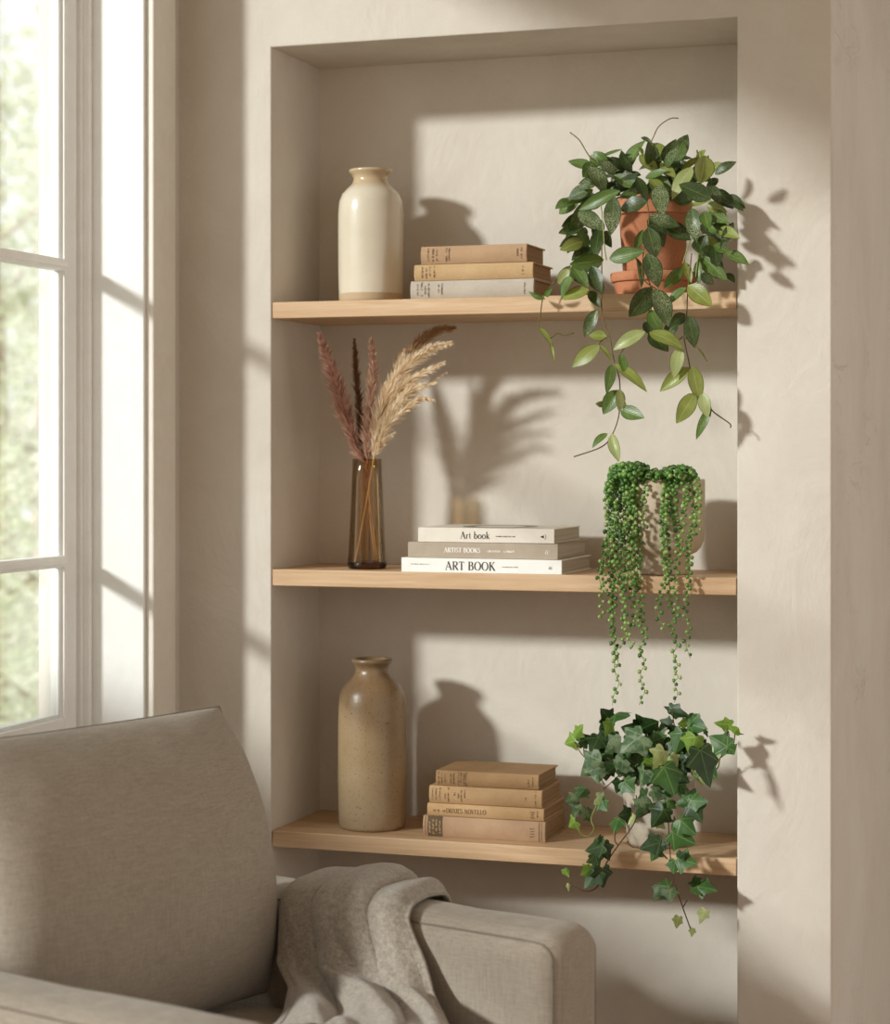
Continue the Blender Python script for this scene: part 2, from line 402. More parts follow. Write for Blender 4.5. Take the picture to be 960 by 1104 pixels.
# ------------------------------------------------------------------ lettering: a small serif alphabet drawn as ribbons
TK, TN = .135, .05                                         # thick and thin strokes (cap height 1)
def arc(cx, cy, rx, ry, a0, a1, n=14, wmin=TN, wmax=TK):
    out = []
    for i in range(n+1):
        a = R(a0+(a1-a0)*i/n); out.append((cx+rx*cos(a), cy+ry*sin(a), wmin+(wmax-wmin)*abs(cos(a))**1.3))
    return out
def stem(x, y0, y1, w=TK): return [(x, y0, w), (x, y1, w)]
def srf(x, y, h=.12, w=.045): return [(x-h, y, w), (x+h, y, w)]
def ln(x0, y0, x1, y1, w): return [(x0, y0, w), (x1, y1, w)]
G = {
 ' ': (.34, []),
 'A': (.80, [ln(.06,0,.38,1,TN), ln(.36,1,.72,0,TK), ln(.17,.36,.58,.36,TN), srf(.06,.02,.1), srf(.72,.02,.12)]),
 'R': (.74, [stem(.15,0,1), [(.15,.98,TN)]+arc(.36,.75,.24,.23,90,-90)+[(.15,.52,TN)], ln(.34,.5,.68,0,TK), srf(.15,.02), srf(.1,.98,.08), srf(.68,.02,.08)]),
 'T': (.72, [stem(.36,0,1), ln(.03,.97,.69,.97,.055), ln(.05,.97,.04,.8,.04), ln(.67,.97,.68,.8,.04), srf(.36,.02)]),
 'B': (.70, [stem(.15,0,1), [(.15,.98,TN)]+arc(.33,.76,.22,.22,90,-90)+[(.15,.54,TN)], [(.15,.54,TN)]+arc(.36,.28,.25,.26,90,-90)+[(.15,.02,TN)], srf(.1,.02,.08), srf(.1,.98,.08)]),
 'O': (.86, [arc(.43,.5,.36,.49,0,360,30)]),
 'K': (.78, [stem(.15,0,1), ln(.17,.42,.62,.98,TN), ln(.32,.56,.70,0,TK), srf(.15,.02), srf(.15,.98), srf(.62,.98,.1), srf(.70,.02,.1)]),
 'I': (.34, [stem(.17,0,1), srf(.17,.02), srf(.17,.98)]),
 'S': (.56, [arc(.28,.75,.2,.23,25,270,14,.05,.1)[:]+arc(.28,.27,.22,.25,90,-155,14,.05,.11)]),
 'D': (.80, [stem(.15,0,1), [(.15,.98,TN)]+arc(.36,.5,.36,.48,90,-90)+[(.15,.02,TN)], srf(.1,.02,.08), srf(.1,.98,.08)]),
 'U': (.76, [stem(.15,.3,1), [(.15,.3,TK)]+arc(.38,.3,.23,.29,180,360)[1:]+[(.61,1,TN)], srf(.15,.98), srf(.61,.98,.1)]),
 'X': (.74, [ln(.08,1,.66,0,TK), ln(.66,1,.08,0,TN), srf(.08,.98,.08), srf(.66,.98,.08), srf(.08,.02,.08), srf(.66,.02,.08)]),
 'E': (.62, [stem(.15,0,1), ln(.12,.975,.55,.975,TN), ln(.12,.52,.46,.52,TN), ln(.12,.025,.57,.025,TN), ln(.55,.98,.56,.82,.04), ln(.57,.02,.58,.2,.04)]),
 'N': (.82, [stem(.14,0,1,TN), ln(.14,1,.68,0,TK), stem(.68,0,1,TN), srf(.14,.02,.1), srf(.68,.98,.1)]),
 'V': (.76, [ln(.06,1,.38,0,TK), ln(.38,0,.70,1,TN), srf(.06,.98,.1), srf(.70,.98,.09)]),
 'L': (.60, [stem(.15,0,1), ln(.12,.025,.55,.025,TN), ln(.55,.02,.57,.2,.04), srf(.15,.98)]),
 'r': (.42, [stem(.14,0,.62,.11), [(.16,.42,TN), (.24,.56,.06), (.36,.6,.1)], srf(.14,.02,.09), srf(.1,.6,.06)]),
 't': (.36, [[(.16,.82,.07), (.16,.2,.11), (.2,.05,.08), (.33,.06,.04)], ln(.02,.6,.32,.6,.05)]),
 'b': (.60, [stem(.13,0,1.02,.11), arc(.31,.31,.22,.3,0,360,24,.05,.11), srf(.09,1.0,.06)]),
 'o': (.60, [arc(.3,.31,.24,.3,0,360,24,.05,.11)]),
 'k': (.58, [stem(.13,0,1.02,.11), ln(.15,.26,.44,.6,.05), ln(.25,.36,.5,0,.11), srf(.13,.02,.09), srf(.09,1.0,.06), srf(.44,.6,.07), srf(.5,.02,.08)]),
}
def ribbon(mb, pl, fn):
    n = len(pl); vs, fs = [], []
    for i, (x, y, w) in enumerate(pl):
        a = pl[max(i-1, 0)]; b = pl[min(i+1, n-1)]
        dx, dy = b[0]-a[0], b[1]-a[1]; l = math.hypot(dx, dy) or 1
        nx, ny = -dy/l*w/2, dx/l*w/2
        vs += [fn(x+nx, y+ny), fn(x-nx, y-ny)]
    for i in range(n-1): fs.append((2*i, 2*i+1, 2*i+3, 2*i+2))
    mb.add(vs, fs)
def text_width(s, track=.06): return sum(G[c][0]+track for c in s)-track
def write(mb, s, h, fn, width=None, track=.06, bold=1.):
    """fn(x, z) places a point of the lettering on the spine; h is cap height; width squeezes to fit."""
    k = (width/(text_width(s, track)*h)) if width else 1
    x = 0
    for c in s:
        for pl in G[c][1]:
            ribbon(mb, [(a_, b_, c_*bold) for a_, b_, c_ in pl], lambda px, py, x=x: fn((x+px)*h*k, py*h))
        x += G[c][0]+track
def scrawl(mb, x0, x1, z, h, fn, rr, dens=1.0):            # lettering too small to read: little upright marks
    x = x0
    while x < x1:
        w = h*rr.uniform(.25, .5)
        if rr.random() < .86:
            ribbon(mb, [(x, z, h*.24), (x, z+h*rr.uniform(.55, 1), h*.24)], fn)
            if rr.random() < .6: ribbon(mb, [(x, z+h*rr.choice((.06, .5, .9)), h*.16), (x+w, z+h*rr.choice((.06, .5, .9)), h*.16)], fn)
            if rr.random() < .5: ribbon(mb, [(x+w, z, h*.16), (x+w, z+h*.8, h*.16)], fn)
        x += w+h*.28
# ------------------------------------------------------------------ books
def book(label, group, uL, uR, vpx, ys, dep, z0, cover, page, rz=0, rounded=.0045, board=.0028, name='old_book', over=.004, xs=0):
    v = 487.66
    p0 = at(uL, v, y=ys); p1 = at(uR, v, y=ys)
    L = (p1.x-p0.x)/cos(rz); T = vpx/ppm((p0+p1)/2+Vector((0, 0, 0)))
    t = thing(name, label, 'book', (p0.x, ys, z0), rz, group)
    T -= .0004
    hh = T/2
    def spine_y(z):
        q = (z-hh)/hh; return (rounded*(q*q) if rounded else 0)
    outer = [(dep, 0)] + [(spine_y(z), z) for z in ([i*T/10 for i in range(11)] if rounded else [0, T])] + [(dep, T)]
    inner = [(dep, T-board), (rounded+board+.001, T-board), (rounded+board+.001, board), (dep, board)]
    pts = outer+inner; n = len(pts)
    mb = MB(); vs = [(0, y, z) for y, z in pts]+[(L, y, z) for y, z in pts]
    fs = [(i, (i+1) % n, n+(i+1) % n, n+i) for i in range(n)]
    mb.add(vs, fs)
    no = len(outer)
    for off, flip in ((0, 1), (n, 0)):                     # end caps: two boards and the spine strip
        m = no-2
        capA = [0, 1, no+2, no+3]; capB = [no-2, no-1, no, no+1]
        spine = list(range(1, no-1))+[no+1, no+2]
        for f in (capA, capB, spine):
            f = [k+off for k in f]; mb.f.append(tuple(f if flip else reversed(f))); mb.mi.append(0)
    mb.build('cover', cover, t, world=False, ang=35, bevel=.0006, bseg=2, fixn=True)
    mb = MB(); mb.box((over, rounded+.0025, board+.0001), (L-over, dep-over, T-board-.0001)); mb.build('page_block', page, t, world=False, smooth=False)
    return t, L, T, spine_y, z0+T+.0004
INK = plain('faded_ink', '#6e573f', .8, .2); INKB = plain('dark_ink', '#33302c', .7, .2); INKW = plain('white_ink', '#f1ece4', .7, .2)
INKG = plain('grey_ink', '#8b8780', .7, .2)
GILT = plain('dull_gilt', '#b59c74', .5, .4)
CLO = {
 'tan': cloth('tan_cloth', '#a58668', '#b49474', worn='#c2a585'), 'ochre': cloth('ochre_cloth', '#b39369', '#c0a279', worn='#ceb38e'),
 'grey': cloth('grey_cloth', '#aba193', '#b9afa2', worn='#c9c1b5'),
 'b1': cloth('brown_cloth', '#987753', '#ab8962', worn='#b89a75'), 'b2': cloth('buff_cloth', '#aa8861', '#b99870', worn='#c4a682'),
 'b3': cloth('honey_cloth', '#b08c62', '#bf9d74', worn='#cbad88'), 'b4': cloth('dusty_cloth', '#a18265', '#b29376', worn='#bfa387'),
 'w1': plain('ivory_board', '#ddd5c8', .55, .3, var='#e2dbcf'), 'w2': plain('taupe_board', '#ab9d8b', .6, .3, var='#b3a593'), 'w3': plain('white_board', '#ecebe6', .5, .35, var='#f0efeb'),
}
PG_OLD = pages('aged_pages', '#8a6a48', '#a98a64'); PG_NEW = pages('grey_pages', '#a79d8f', '#cfc7ba')
def deco(t, mat, build, name='spine_lettering'):
    mb = MB(); build(mb)
    fs = sorted(mb.f, key=lambda f: min(mb.v[k].x for k in f)); cl = []; end = -9
    for f in fs:                                           # words far apart along the spine are parts of their own
        x0, x1 = min(mb.v[k].x for k in f), max(mb.v[k].x for k in f)
        if x0 > end+.011: cl.append([])
        cl[-1].append(f); end = max(end, x1)
    for c in cl:
        m2 = MB(); ids = sorted({k for f in c for k in f}); mp = {k: i for i, k in enumerate(ids)}
        m2.add([mb.v[k] for k in ids], [tuple(mp[k] for k in f) for f in c]); m2.build(name, mat, t, world=False, smooth=False)
def columns(t, T, sy, specs, seed, mat=INK):
    """lines of small lettering set upright, so they run up the lying spine"""
    rr = random.Random(seed)
    def f(mb):
        for x, za, zb, h in specs:
            scrawl(mb, T*za, T*zb, 0, h, lambda a, b, x=x: (x+b, sy(a)-.0005, a), rr)
    deco(t, mat, f)
g1, g2, g3 = 'old clothbound books on the top shelf', 'art books on the middle shelf', 'old books on the lowest shelf'
z = ZS[0]
def rule(mb, x, sy, T, w=.0009, a=.02, b=.98):
    zs = [T*(a+(b-a)*i/10) for i in range(11)]
    vs = []
    for q in zs: vs += [(x, sy(q)-.0005, q), (x+w, sy(q)-.0005, q)]
    mb.add(vs, [(2*i, 2*i+1, 2*i+3, 2*i+2) for i in range(10)])
t, L, T, sy, z = book('grey linen hardback at the bottom of the stack of three on the top shelf', g1, 442.5, 575.5, 20.5, .030, .145, z, CLO['grey'], PG_OLD)
columns(t, T, sy, [(.014,.25,.8,.004),(.022,.2,.9,.0045),(.030,.3,.75,.004),(.037,.15,.9,.0042),(.058,.2,.85,.0045),(.065,.25,.8,.004),(L-.020,.2,.85,.004)], 3)
t, L, T, sy, z = book('ochre hardback lying between two others on the top shelf', g1, 446.5, 574.5, 17.7, .032, .150, z+.0002, CLO['ochre'], PG_OLD, R(.3))
columns(t, T, sy, [(.016,.2,.8,.004),(.024,.15,.85,.0045),(.032,.3,.8,.004),(.041,.2,.9,.0042),(L-.022,.25,.8,.0042)], 4)
t, L, T, sy, z = book('tan hardback lying on top of the stack on the top shelf', g1, 453.8, 568, 19.6, .034, .135, z+.0002, CLO['tan'], PG_OLD, R(-.3))
columns(t, T, sy, [(.014,.2,.85,.0042),(.024,.15,.85,.0045),(.032,.2,.8,.004),(.052,.15,.85,.0045),(.058,.2,.85,.004),(L-.02,.25,.8,.0042),(L-.012,.2,.8,.004)], 5)

z = ZS[1]
def line(h, zz, x0): return lambda a, b: (x0+a, -.0004, zz+b)
def logo_a(mb, x, zz, s, T):                               # small publisher's mark and bar
    ribbon(mb, arc(x, zz, s*.5, s*.5, 0, 360, 18, s*.2, s*.28), lambda a, b: (a, -.0004, b))
    ribbon(mb, [(x+s*.5, zz-s*.6, s*.24), (x+s*.5, zz+s*.6, s*.24)], lambda a, b: (a, -.0004, b))
    ribbon(mb, [(x-s*.3, zz+s*.95, s*.2), (x+s*.35, zz+s*.95, s*.2)], lambda a, b: (a, -.0004, b))
    ribbon(mb, [(x+s*1.05, zz-s*.9, s*.12), (x+s*1.05, zz+s*1.1, s*.12)], lambda a, b: (a, -.0004, b))
rr = random.Random(11)
K = .001/.585*1.0                                          # metres per pixel on this shelf
t, L, T, sy, z = book('white art book at the bottom of the stack, titled ART BOOK in black capitals', g2, 433, 606.3, 15.7, .0055, .222, z, CLO['w3'], PG_NEW, R(-.5), 0, .0022, 'art_book', .003)
KK = L/(606.3-433)
def f(mb):
    write(mb, 'ART BOOK', .0165, line(0, T*.19, (481.5-433)*KK), (535.5-481.5)*KK, bold=1.2)
    logo_a(mb, (593.8-433)*KK, T*.42, .0036, T)
deco(t, INKB, f)
def f(mb):
    scrawl(mb, 0, (464-444)*KK, 0, .0024, line(0, T*.52, (444-433)*KK), rr); scrawl(mb, 0, (560-543)*KK, 0, .0024, line(0, T*.42, (543-433)*KK), rr)
deco(t, INKG, f, 'small_print')
t, L, T, sy, z = book('taupe art book in the middle of its stack, with white spine lettering', g2, 440, 602, 16.9, .008, .215, z+.0002, CLO['w2'], PG_NEW, R(-.3), 0, .0024, 'art_book', .003)
KK = L/(602-440)
def f(mb):
    write(mb, 'ARTIST BOOKS', .0092, line(0, T*.36, (480-440)*KK), (519-480)*KK, bold=1.7)
    scrawl(mb, 0, (555-527)*KK, 0, .005, line(0, T*.40, (527-440)*KK), rr)
    logo_a(mb, (590-440)*KK, T*.42, .0045, T)
deco(t, INKW, f)
t, L, T, sy, z = book('ivory art book on top of its stack, titled Art book in thin lettering', g2, 451, 598, 15.8, .010, .200, z+.0002, CLO['w1'], PG_NEW, R(-.2), 0, .0022, 'art_book', .003)
KK = L/(598-451)
def f(mb):
    write(mb, 'Art book', .0135, line(0, T*.26, (497.5-451)*KK), (529-497.5)*KK, bold=1.3)
    ribbon(mb, [((583-451)*KK, T*.45, .0002), ((587-451)*KK, T*.45, .0058)], lambda a, b: (a, -.0004, b))
    ribbon(mb, arc((586-451)*KK, T*.45, .006, .0062, -60, 60, 8, .0005, .0008), lambda a, b: (a, -.0004, b))
deco(t, INKB, f)
def f(mb): scrawl(mb, 0, (556-536)*KK, 0, .0026, line(0, T*.40, (536-451)*KK), rr)
deco(t, INKB, f, 'small_print')
def f(mb):
    n = 32; c = (L*.5, .1); vs = []
    for k in range(n):
        a = 2*pi*k/n; vs += [(c[0]+.075*cos(a), c[1]+.085*sin(a), T+.0004), (c[0]+.05*cos(a), c[1]+.06*sin(a), T+.0004)]
    mb.add(vs, [(2*k, 2*((k+1) % n), 2*((k+1) % n)+1, 2*k+1) for k in range(n)])
deco(t, plain('cover_print_grey', '#8f887d', .5, .3), f, 'cover_print')

z = ZS[2]; K3 = 1/ppm((.3, .04, ZS[2]))
t, L, T, sy, z = book('thick old brown book with a dark spine label, bottom of the lowest stack', g3, 456, 587.6, 22.3, .042, .168, z, CLO['b4'], PG_OLD, R(.4))
def f(mb):
    zs = [T*i/10 for i in range(11)]; x0, x1 = .010, .041; vs = []
    for q in zs: vs += [(x0, sy(q)-.0004, q), (x1, sy(q)-.0004, q)]
    mb.add(vs, [(2*i, 2*i+1, 2*i+3, 2*i+2) for i in range(10)])
deco(t, plain('dark_label', '#5e4c3a', .8, .2, var='#6d5a45'), f, 'spine_label')
def sy2(q): return sy(q)-.0004
columns(t, T, sy2, [(.013,.2,.85,.0045),(.020,.15,.85,.0045),(.027,.3,.8,.004),(.034,.2,.8,.0045)], 7, GILT)
def f(mb):
    rule(mb, .005, sy, T); rule(mb, L-.013, sy, T, .0012); rule(mb, L-.008, sy, T, .0008)
    for zz in (.25, .38, .5, .62): ribbon(mb, [(L-.030, T*zz, .0012), (L-.022, T*(zz+.04), .0012)], lambda a, b: (a, sy(b)-.0005, b))
    ribbon(mb, [(L-.030, T*.2, .0014), (L-.030, T*.68, .0014)], lambda a, b: (a, sy(b)-.0005, b))
deco(t, INK, f)
t, L, T, sy, z = book('thin honey coloured old book with a title along its spine, third from the top', g3, 460.7, 586.3, 13.6, .045, .160, z+.0002, CLO['b3'], PG_OLD, R(.2), .003)
def f(mb):
    fn = lambda x0, zz: (lambda a, b: (x0+a, sy(zz+b)-.0005, zz+b))
    scrawl(mb, 0, .026, 0, .0048, fn(.0105, T*.36), random.Random(2))
    write(mb, 'DUXIES NOVELLO', .0088, fn(.040, T*.30), .083, bold=1.5)
    for zz in (.25, .4, .55, .7): ribbon(mb, [(L-.026, T*zz, .0016), (L-.020, T*zz, .0016)], lambda a, b: (a, sy(b)-.0005, b))
    for xx in (-.027, -.019): ribbon(mb, [(L+xx, T*.2, .001), (L+xx, T*.75, .001)], lambda a, b: (a, sy(b)-.0005, b))
deco(t, INK, f)
columns(t, T, sy, [(L-.014,.25,.8,.003)], 8)
t, L, T, sy, z = book('buff old book with rows of faint lettering, second from the top of the lowest stack', g3, 462.7, 584, 18.8, .048, .155, z+.0002, CLO['b2'], PG_OLD, R(.5))
columns(t, T, sy, [(.006,.2,.9,.003),(.013,.2,.85,.0042),(.021,.15,.85,.0042),(.032,.3,.6,.004),(.039,.1,.9,.0032),(.052,.5,.7,.004),(.060,.35,.6,.004),(.066,.15,.85,.0034),(.073,.3,.8,.004),(L-.034,.35,.55,.0035),(L-.014,.05,.95,.003)], 9)
t, L, T, sy, z = book('brown old book with a worn top board, topmost of the lowest stack', g3, 470, 580.6, 16.4, .052, .148, z+.0002, CLO['b1'], PG_OLD, R(.3))
columns(t, T, sy, [(.005,.1,.9,.003),(.011,.15,.85,.0036),(.018,.2,.85,.0036),(.030,.2,.8,.0038),(.036,.15,.85,.0036),(.046,.1,.9,.0034),(.051,.1,.9,.004),(.057,.1,.9,.0045),(.061,.05,.95,.0045),(L-.022,.2,.8,.004),(L-.013,.25,.8,.003)], 10)
# ------------------------------------------------------------------ armchair
CH = thing('armchair', 'taupe linen armchair with a plump back cushion below the window', 'armchair', (.865, -.677, 0), R(-18))
def cushion(w, h, tf, tb, axes, c, pf=5., pv=5., ev=.42, nu=40, nv=36, wr=.004, seed=0, pinch=.012):
    """pillow: front and back shells meeting along a seam; axes=(across, up, out)"""
    A, U, N = [Vector(a) for a in axes]; c = Vector(c)
    mb = MB(); so = Vector((seed*3.1, 1.7, seed))
    def pt(i, j, sgn):
        u, v = sin((i/nu-.5)*pi), sin((j/nv-.5)*pi)
        g = max(0, 1-abs(u)**pf)**.42*max(0, 1-abs(v)**pv)**ev
        k = 1-pinch*(1-u*u*v*v)*6*0
        x = u*w/2*(1-pinch*(1-v*v)*0+.0); y = v*h/2*(1+pinch*u*u)
        p = c+A*x+U*y
        d = (tf if sgn > 0 else -tb)*g
        d += wr*g*(mnoise.noise(p*9+so)+.5*mnoise.noise(p*23+so))
        return p+N*d
    front = [[pt(i, j, 1) for j in range(nv+1)] for i in range(nu+1)]
    back = [[pt(i, j, -1) for j in range(nv+1)] for i in range(nu+1)]
    idx = {}
    def vid(s, i, j):
        if i in (0, nu) or j in (0, nv): s = 0
        key = (s, i, j)
        if key not in idx:
            idx[key] = len(mb.v); mb.v.append((front if s >= 0 else back)[i][j]); mb.uv.append((i/nu, j/nv))
        return idx[key]
    for s in (1, -1):
        for i in range(nu):
            for j in range(nv):
                q = (vid(s, i, j), vid(s, i+1, j), vid(s, i+1, j+1), vid(s, i, j+1))
                mb.f.append(q if s > 0 else q[::-1]); mb.mi.append(0)
    rim = [front[i][0] for i in range(nu)]+[front[nu][j] for j in range(nv)]+[front[i][nv] for i in range(nu, 0, -1)]+[front[0][j] for j in range(nv, 0, -1)]
    return mb, rim
def closed_tube(mb, pts, r, seg=6):
    mb.tube(list(pts)+[pts[0], pts[1]], r, seg, cap=False)
LN = R(18)
A, U, N = (0, 1, 0), (-sin(LN), 0, cos(LN)), (cos(LN), 0, sin(LN))
ctr = Vector((0, -.452, .772))
mb, rim = cushion(.605, .470, .085, .085, ((0, 1, 0), (0, 0, 1), (1, 0, 0)), ctr, 2.9, 2.0, .5, wr=.008, seed=2)
CURVE = [(.50, -.590), (.60, -.580), (.673, -.579), (.753, -.588), (.833, -.606), (.893, -.627), (.953, -.656), (1.02, -.704)]
def slouch(p):                                             # the cushion leans back more and more towards its top
    d, z = p.x, p.z
    f = sum(interp(CURVE, z+e) for e in (-.03, -.015, 0, .015, .03))/5
    th = math.atan2(interp(CURVE, z-.03)-interp(CURVE, z+.03), .06)
    return Vector((f+d*cos(th), p.y, z+d*sin(th)*.8))
mb.v = [slouch(p) for p in mb.v]; rim = [slouch(p) for p in rim]
o = mb.build('back_cushion', M['linen'], CH, world=False, ang=180, fixn=True)
mb = MB(); closed_tube(mb, rim, .0028); mb.build('piping', M['piping'], o, world=False, ang=180)
mb, rim = cushion(.60, .64, .085, .075, ((0, 1, 0), (-1, 0, 0), (0, 0, 1)), (-.30, -.45, .452), 8, 8, wr=.004, seed=5)
o = mb.build('seat_cushion', M['linen'], CH, world=False, ang=180, fixn=True)
mb = MB(); closed_tube(mb, rim, .0028); mb.build('piping', M['piping'], o, world=False, ang=180)
def rbox(x0, x1, y0, y1, z0, z1, r, name, crown=0., n=7):
    """soft upholstered block: rounded edges, faces slightly crowned"""
    bm = bmesh.new(); bmesh.ops.create_cube(bm, size=1)
    bmesh.ops.scale(bm, vec=(x1-x0, y1-y0, z1-z0), verts=bm.verts)
    bmesh.ops.translate(bm, vec=((x0+x1)/2, (y0+y1)/2, (z0+z1)/2), verts=bm.verts)
    bmesh.ops.bevel(bm, geom=list(bm.edges), offset=r, segments=6, profile=.5, affect='EDGES')
    for f in range(2): bmesh.ops.subdivide_edges(bm, edges=[e for e in bm.edges if e.calc_length() > .06], cuts=2, use_grid_fill=True)
    for v in bm.verts:
        q = v.co; s = mnoise.noise(q*7)*.0035
        v.co = q+Vector((0, 0, crown*max(0, 1-((q.y-(y0+y1)/2)/((y1-y0)/2))**2)*(1 if q.z > z1-.1 else 0)))+Vector((s, s, s))
    bmesh.ops.recalc_face_normals(bm, faces=bm.faces)
    mb = MB(); bm.verts.index_update(); mb.v = [v.co.copy() for v in bm.verts]; mb.uv = [(0, 0)]*len(mb.v); mb.f = [tuple(v.index for v in f.verts) for f in bm.faces]; mb.mi = [0]*len(mb.f)
    bm.free()
    return mb.build(name, M['linen'], CH, world=False, ang=180)
def arm(y0, y1, inner):
    o = rbox(-.86, 0, y0, y1, .13, .70, .042, 'arm', .006)
    mb = MB(); e = .010
    ys = (y1-e, y0+e)
    yi = y1-.004 if inner > 0 else y0+.004                 # seam runs along the inner top edge and down the front
    yy = (y1-.012) if inner > 0 else (y0+.012)
    path = [(-.84, yy, 0.6892), (-.5, yy, 0.6895), (-.12, yy, 0.6890), (-.06, yy, 0.6880)]+[(-.042+0.0300*sin(R(d)), yy, .658+0.0300*cos(R(d))) for d in (15, 30, 45, 60, 75, 90)]+[(-0.0120, yy, .655), (-0.0120, yy, .62), (-0.0120, yy, .3), (-0.0120, yy, .15)]
    yo = (y0+.012) if inner > 0 else (y1-.012)
    mb.tube(cr(path, 6), .0022, 6); mb.tube(cr([(a, yo, c_) for a, _, c_ in path], 6), .0022, 6)
    mb.build('piping', M['piping'], o, world=False, ang=180)
arm(-.145, 0, -1); arm(-.905, -.757, 1)
rbox(-.84, -.02, -.765, -.137, .14, .375, .02, 'seat_base')
bm_o = rbox(-.885, -.79, -.90, -.005, .13, .74, .04, 'back_frame')
for x in (-.80, -.06):
    for y in (-.85, -.06):
        mb = MB(); mb.lathe([(.016, 0), (.024, .14), (.01, .14)], (x, y, 0), 20); mb.build('leg', M['dark_wood'], CH, world=False)
# ------------------------------------------------------------------ knitted throw over the far arm
def fuzzy(name, c1, c2, c3):
    t = NT(name); v = t.co()
    f1 = t.noise(v, 330, 4, .7); f2 = t.noise(v, 120, 3, .6); b = t.noise(v, 22, 3, .6)
    col = t.ramp(t.math('ADD', t.math('MULTIPLY', f1, .6), t.math('MULTIPLY', f2, .4)), [(.36, c1), (.5, c2), (.64, c3)])
    col = t.mix(t.math('MULTIPLY', b, .3), col, lin(c1))
    n = t.bump(t.math('ADD', f1, f2), .8, .003)
    return t.done(t.pbsdf(col, .95, n, **{'Sheen Weight': .45, 'Sheen Roughness': .6, 'Specular IOR Level': .1}))
M['throw'] = fuzzy('throw_wool', '#81776a', '#a1978a', '#bdb4a7')
TP = [(.012, .58), (.014, .66), (.004, .700), (-.03, .710), (-.075, .711), (-.120, .708), (-.146, .697), (-.158, .672), (-.166, .635), (-.178, .600), (-.20, .572), (-.24, .555), (-.31, .549), (-.40, .548)]
FA = [(0, -.545), (.30, -.545), (.45, -.54), (.62, -.52), (.74, -.45), (.86, -.40), (1, -.36)]
FB = [(0, -.315), (.30, -.31), (.45, -.28), (.62, -.20), (.74, -.13), (.86, -.06), (1, -.02)]
tp = cr([(0, a, b) for a, b in TP], 8)
NS, NTT = 150, len(tp)-1
lens = [0]
for a, b in zip(tp, tp[1:]): lens.append(lens[-1]+(b-a).length)
def plateau(p, e=.30): return max(0., sin(pi*max(0., min(1., p))))**e
def hf(s, t):
    e1 = .27+.03*sin(3*t)+.10*max(0, t-.5); e2 = .68+.06*t+.02*sin(6*t)
    if s < e1: p = s/e1; h = .002+.013*plateau(p*.97+.015, .4)
    elif s < e2: p = (s-e1)/(e2-e1); h = .001+.031*plateau(p, .33)*(1-.12*p)
    else:
        p = (s-e2)/(1-e2); h = .001+.017*plateau(.02+p*.98, .36)
        if p > .7: h *= 1-.85*smooth01((p-.7)/.3)
    q = Vector((s*3.0-t*1.8, t*2.2, .3)); lowb = smooth01((t-.42)/.3)
    h += (.006+.016*lowb)*(mnoise.noise(q*1.6)*.8+.3*mnoise.noise(q*4))*(1 if .05 < s < .95 else .3)
    h += .012*lowb*max(0, sin(pi*((s*2.1-t*2.3+.2) % 1)))**2
    return max(.002, h)
mb = MB(); tot = lens[-1]
for j in range(NTT+1):
    t = lens[j]/tot
    a = tp[max(j-2, 0)]; b = tp[min(j+2, NTT)]; d = (b-a).normalized(); nrm = Vector((0, d.z, -d.y))*-1
    if j == 0: nsg = 1
    nrm = Vector((0, -d.z, d.y)); 
    if nrm.z < -0.2: nrm = -nrm
    if lens[j]/tot < .22 and nrm.y < 0: nrm = -nrm
    if lens[j]/tot > .35 and nrm.y > 0 and abs(nrm.y) > .3: nrm = -nrm
    fa, fb = interp(FA, t), interp(FB, t)
    for i in range(NS+1):
        s = i/NS; h = hf(s, t)
        wob = .006*mnoise.noise(Vector((s*2, t*7, 2)))+.004*mnoise.noise(Vector((s*9, t*12, 5)))
        p = tp[j]+nrm*(h+.003)*(1-.85*smooth01((s-.86)/.14)); p = Vector((fa+(fb-fa)*s+wob, p.y, p.z))
        mb.v.append(p); mb.uv.append((s, t))
for j in range(NTT):
    for i in range(NS):
        a = j*(NS+1)+i; mb.f.append((a, a+1, a+NS+2, a+NS+1)); mb.mi.append(0)
TH_O = tag(empty('throw_blanket', (.50, -.62, .56), R(-18)), 'soft greige wool throw draped over the chair arm', 'blanket')
cm = root_mat(CH)
for k, p in enumerate(mb.v): mb.v[k] = cm @ p
o = mb.build('throw_cloth', M['throw'], TH_O, ang=180)
so = o.modifiers.new('solid', 'SOLIDIFY'); so.thickness = .006; so.offset = -1
sb = o.modifiers.new('subd', 'SUBSURF'); sb.levels = 1; sb.render_levels = 1
# wool nap: short fibres on the visible face
fm = MB(); rf = random.Random(3); inv = None
for _ in range(26000):
    j = rf.randrange(4, NTT-1); i = rf.randrange(0, NS)
    a = j*(NS+1)+i; p = mb.v[a].lerp(mb.v[a+1], rf.random()).lerp(mb.v[a+NS+1], rf.random())
    n = (mb.v[a+1]-mb.v[a]).cross(mb.v[a+NS+1]-mb.v[a])
    if n.length < 1e-12: continue
    n.normalize()
    if n.dot(CAM-p) < 0: n = -n
    d = (n+Vector((rf.gauss(0, .7), rf.gauss(0, .7), rf.gauss(0, .7)-.2))).normalized()
    sd_ = d.orthogonal().normalized()*.00035; l = rf.uniform(.003, .0065)
    fm.add([p-sd_-n*.001, p+sd_-n*.001, p+d*l], [(0, 1, 2)])
fm.build('wool_nap', M['throw'], TH_O, smooth=False)
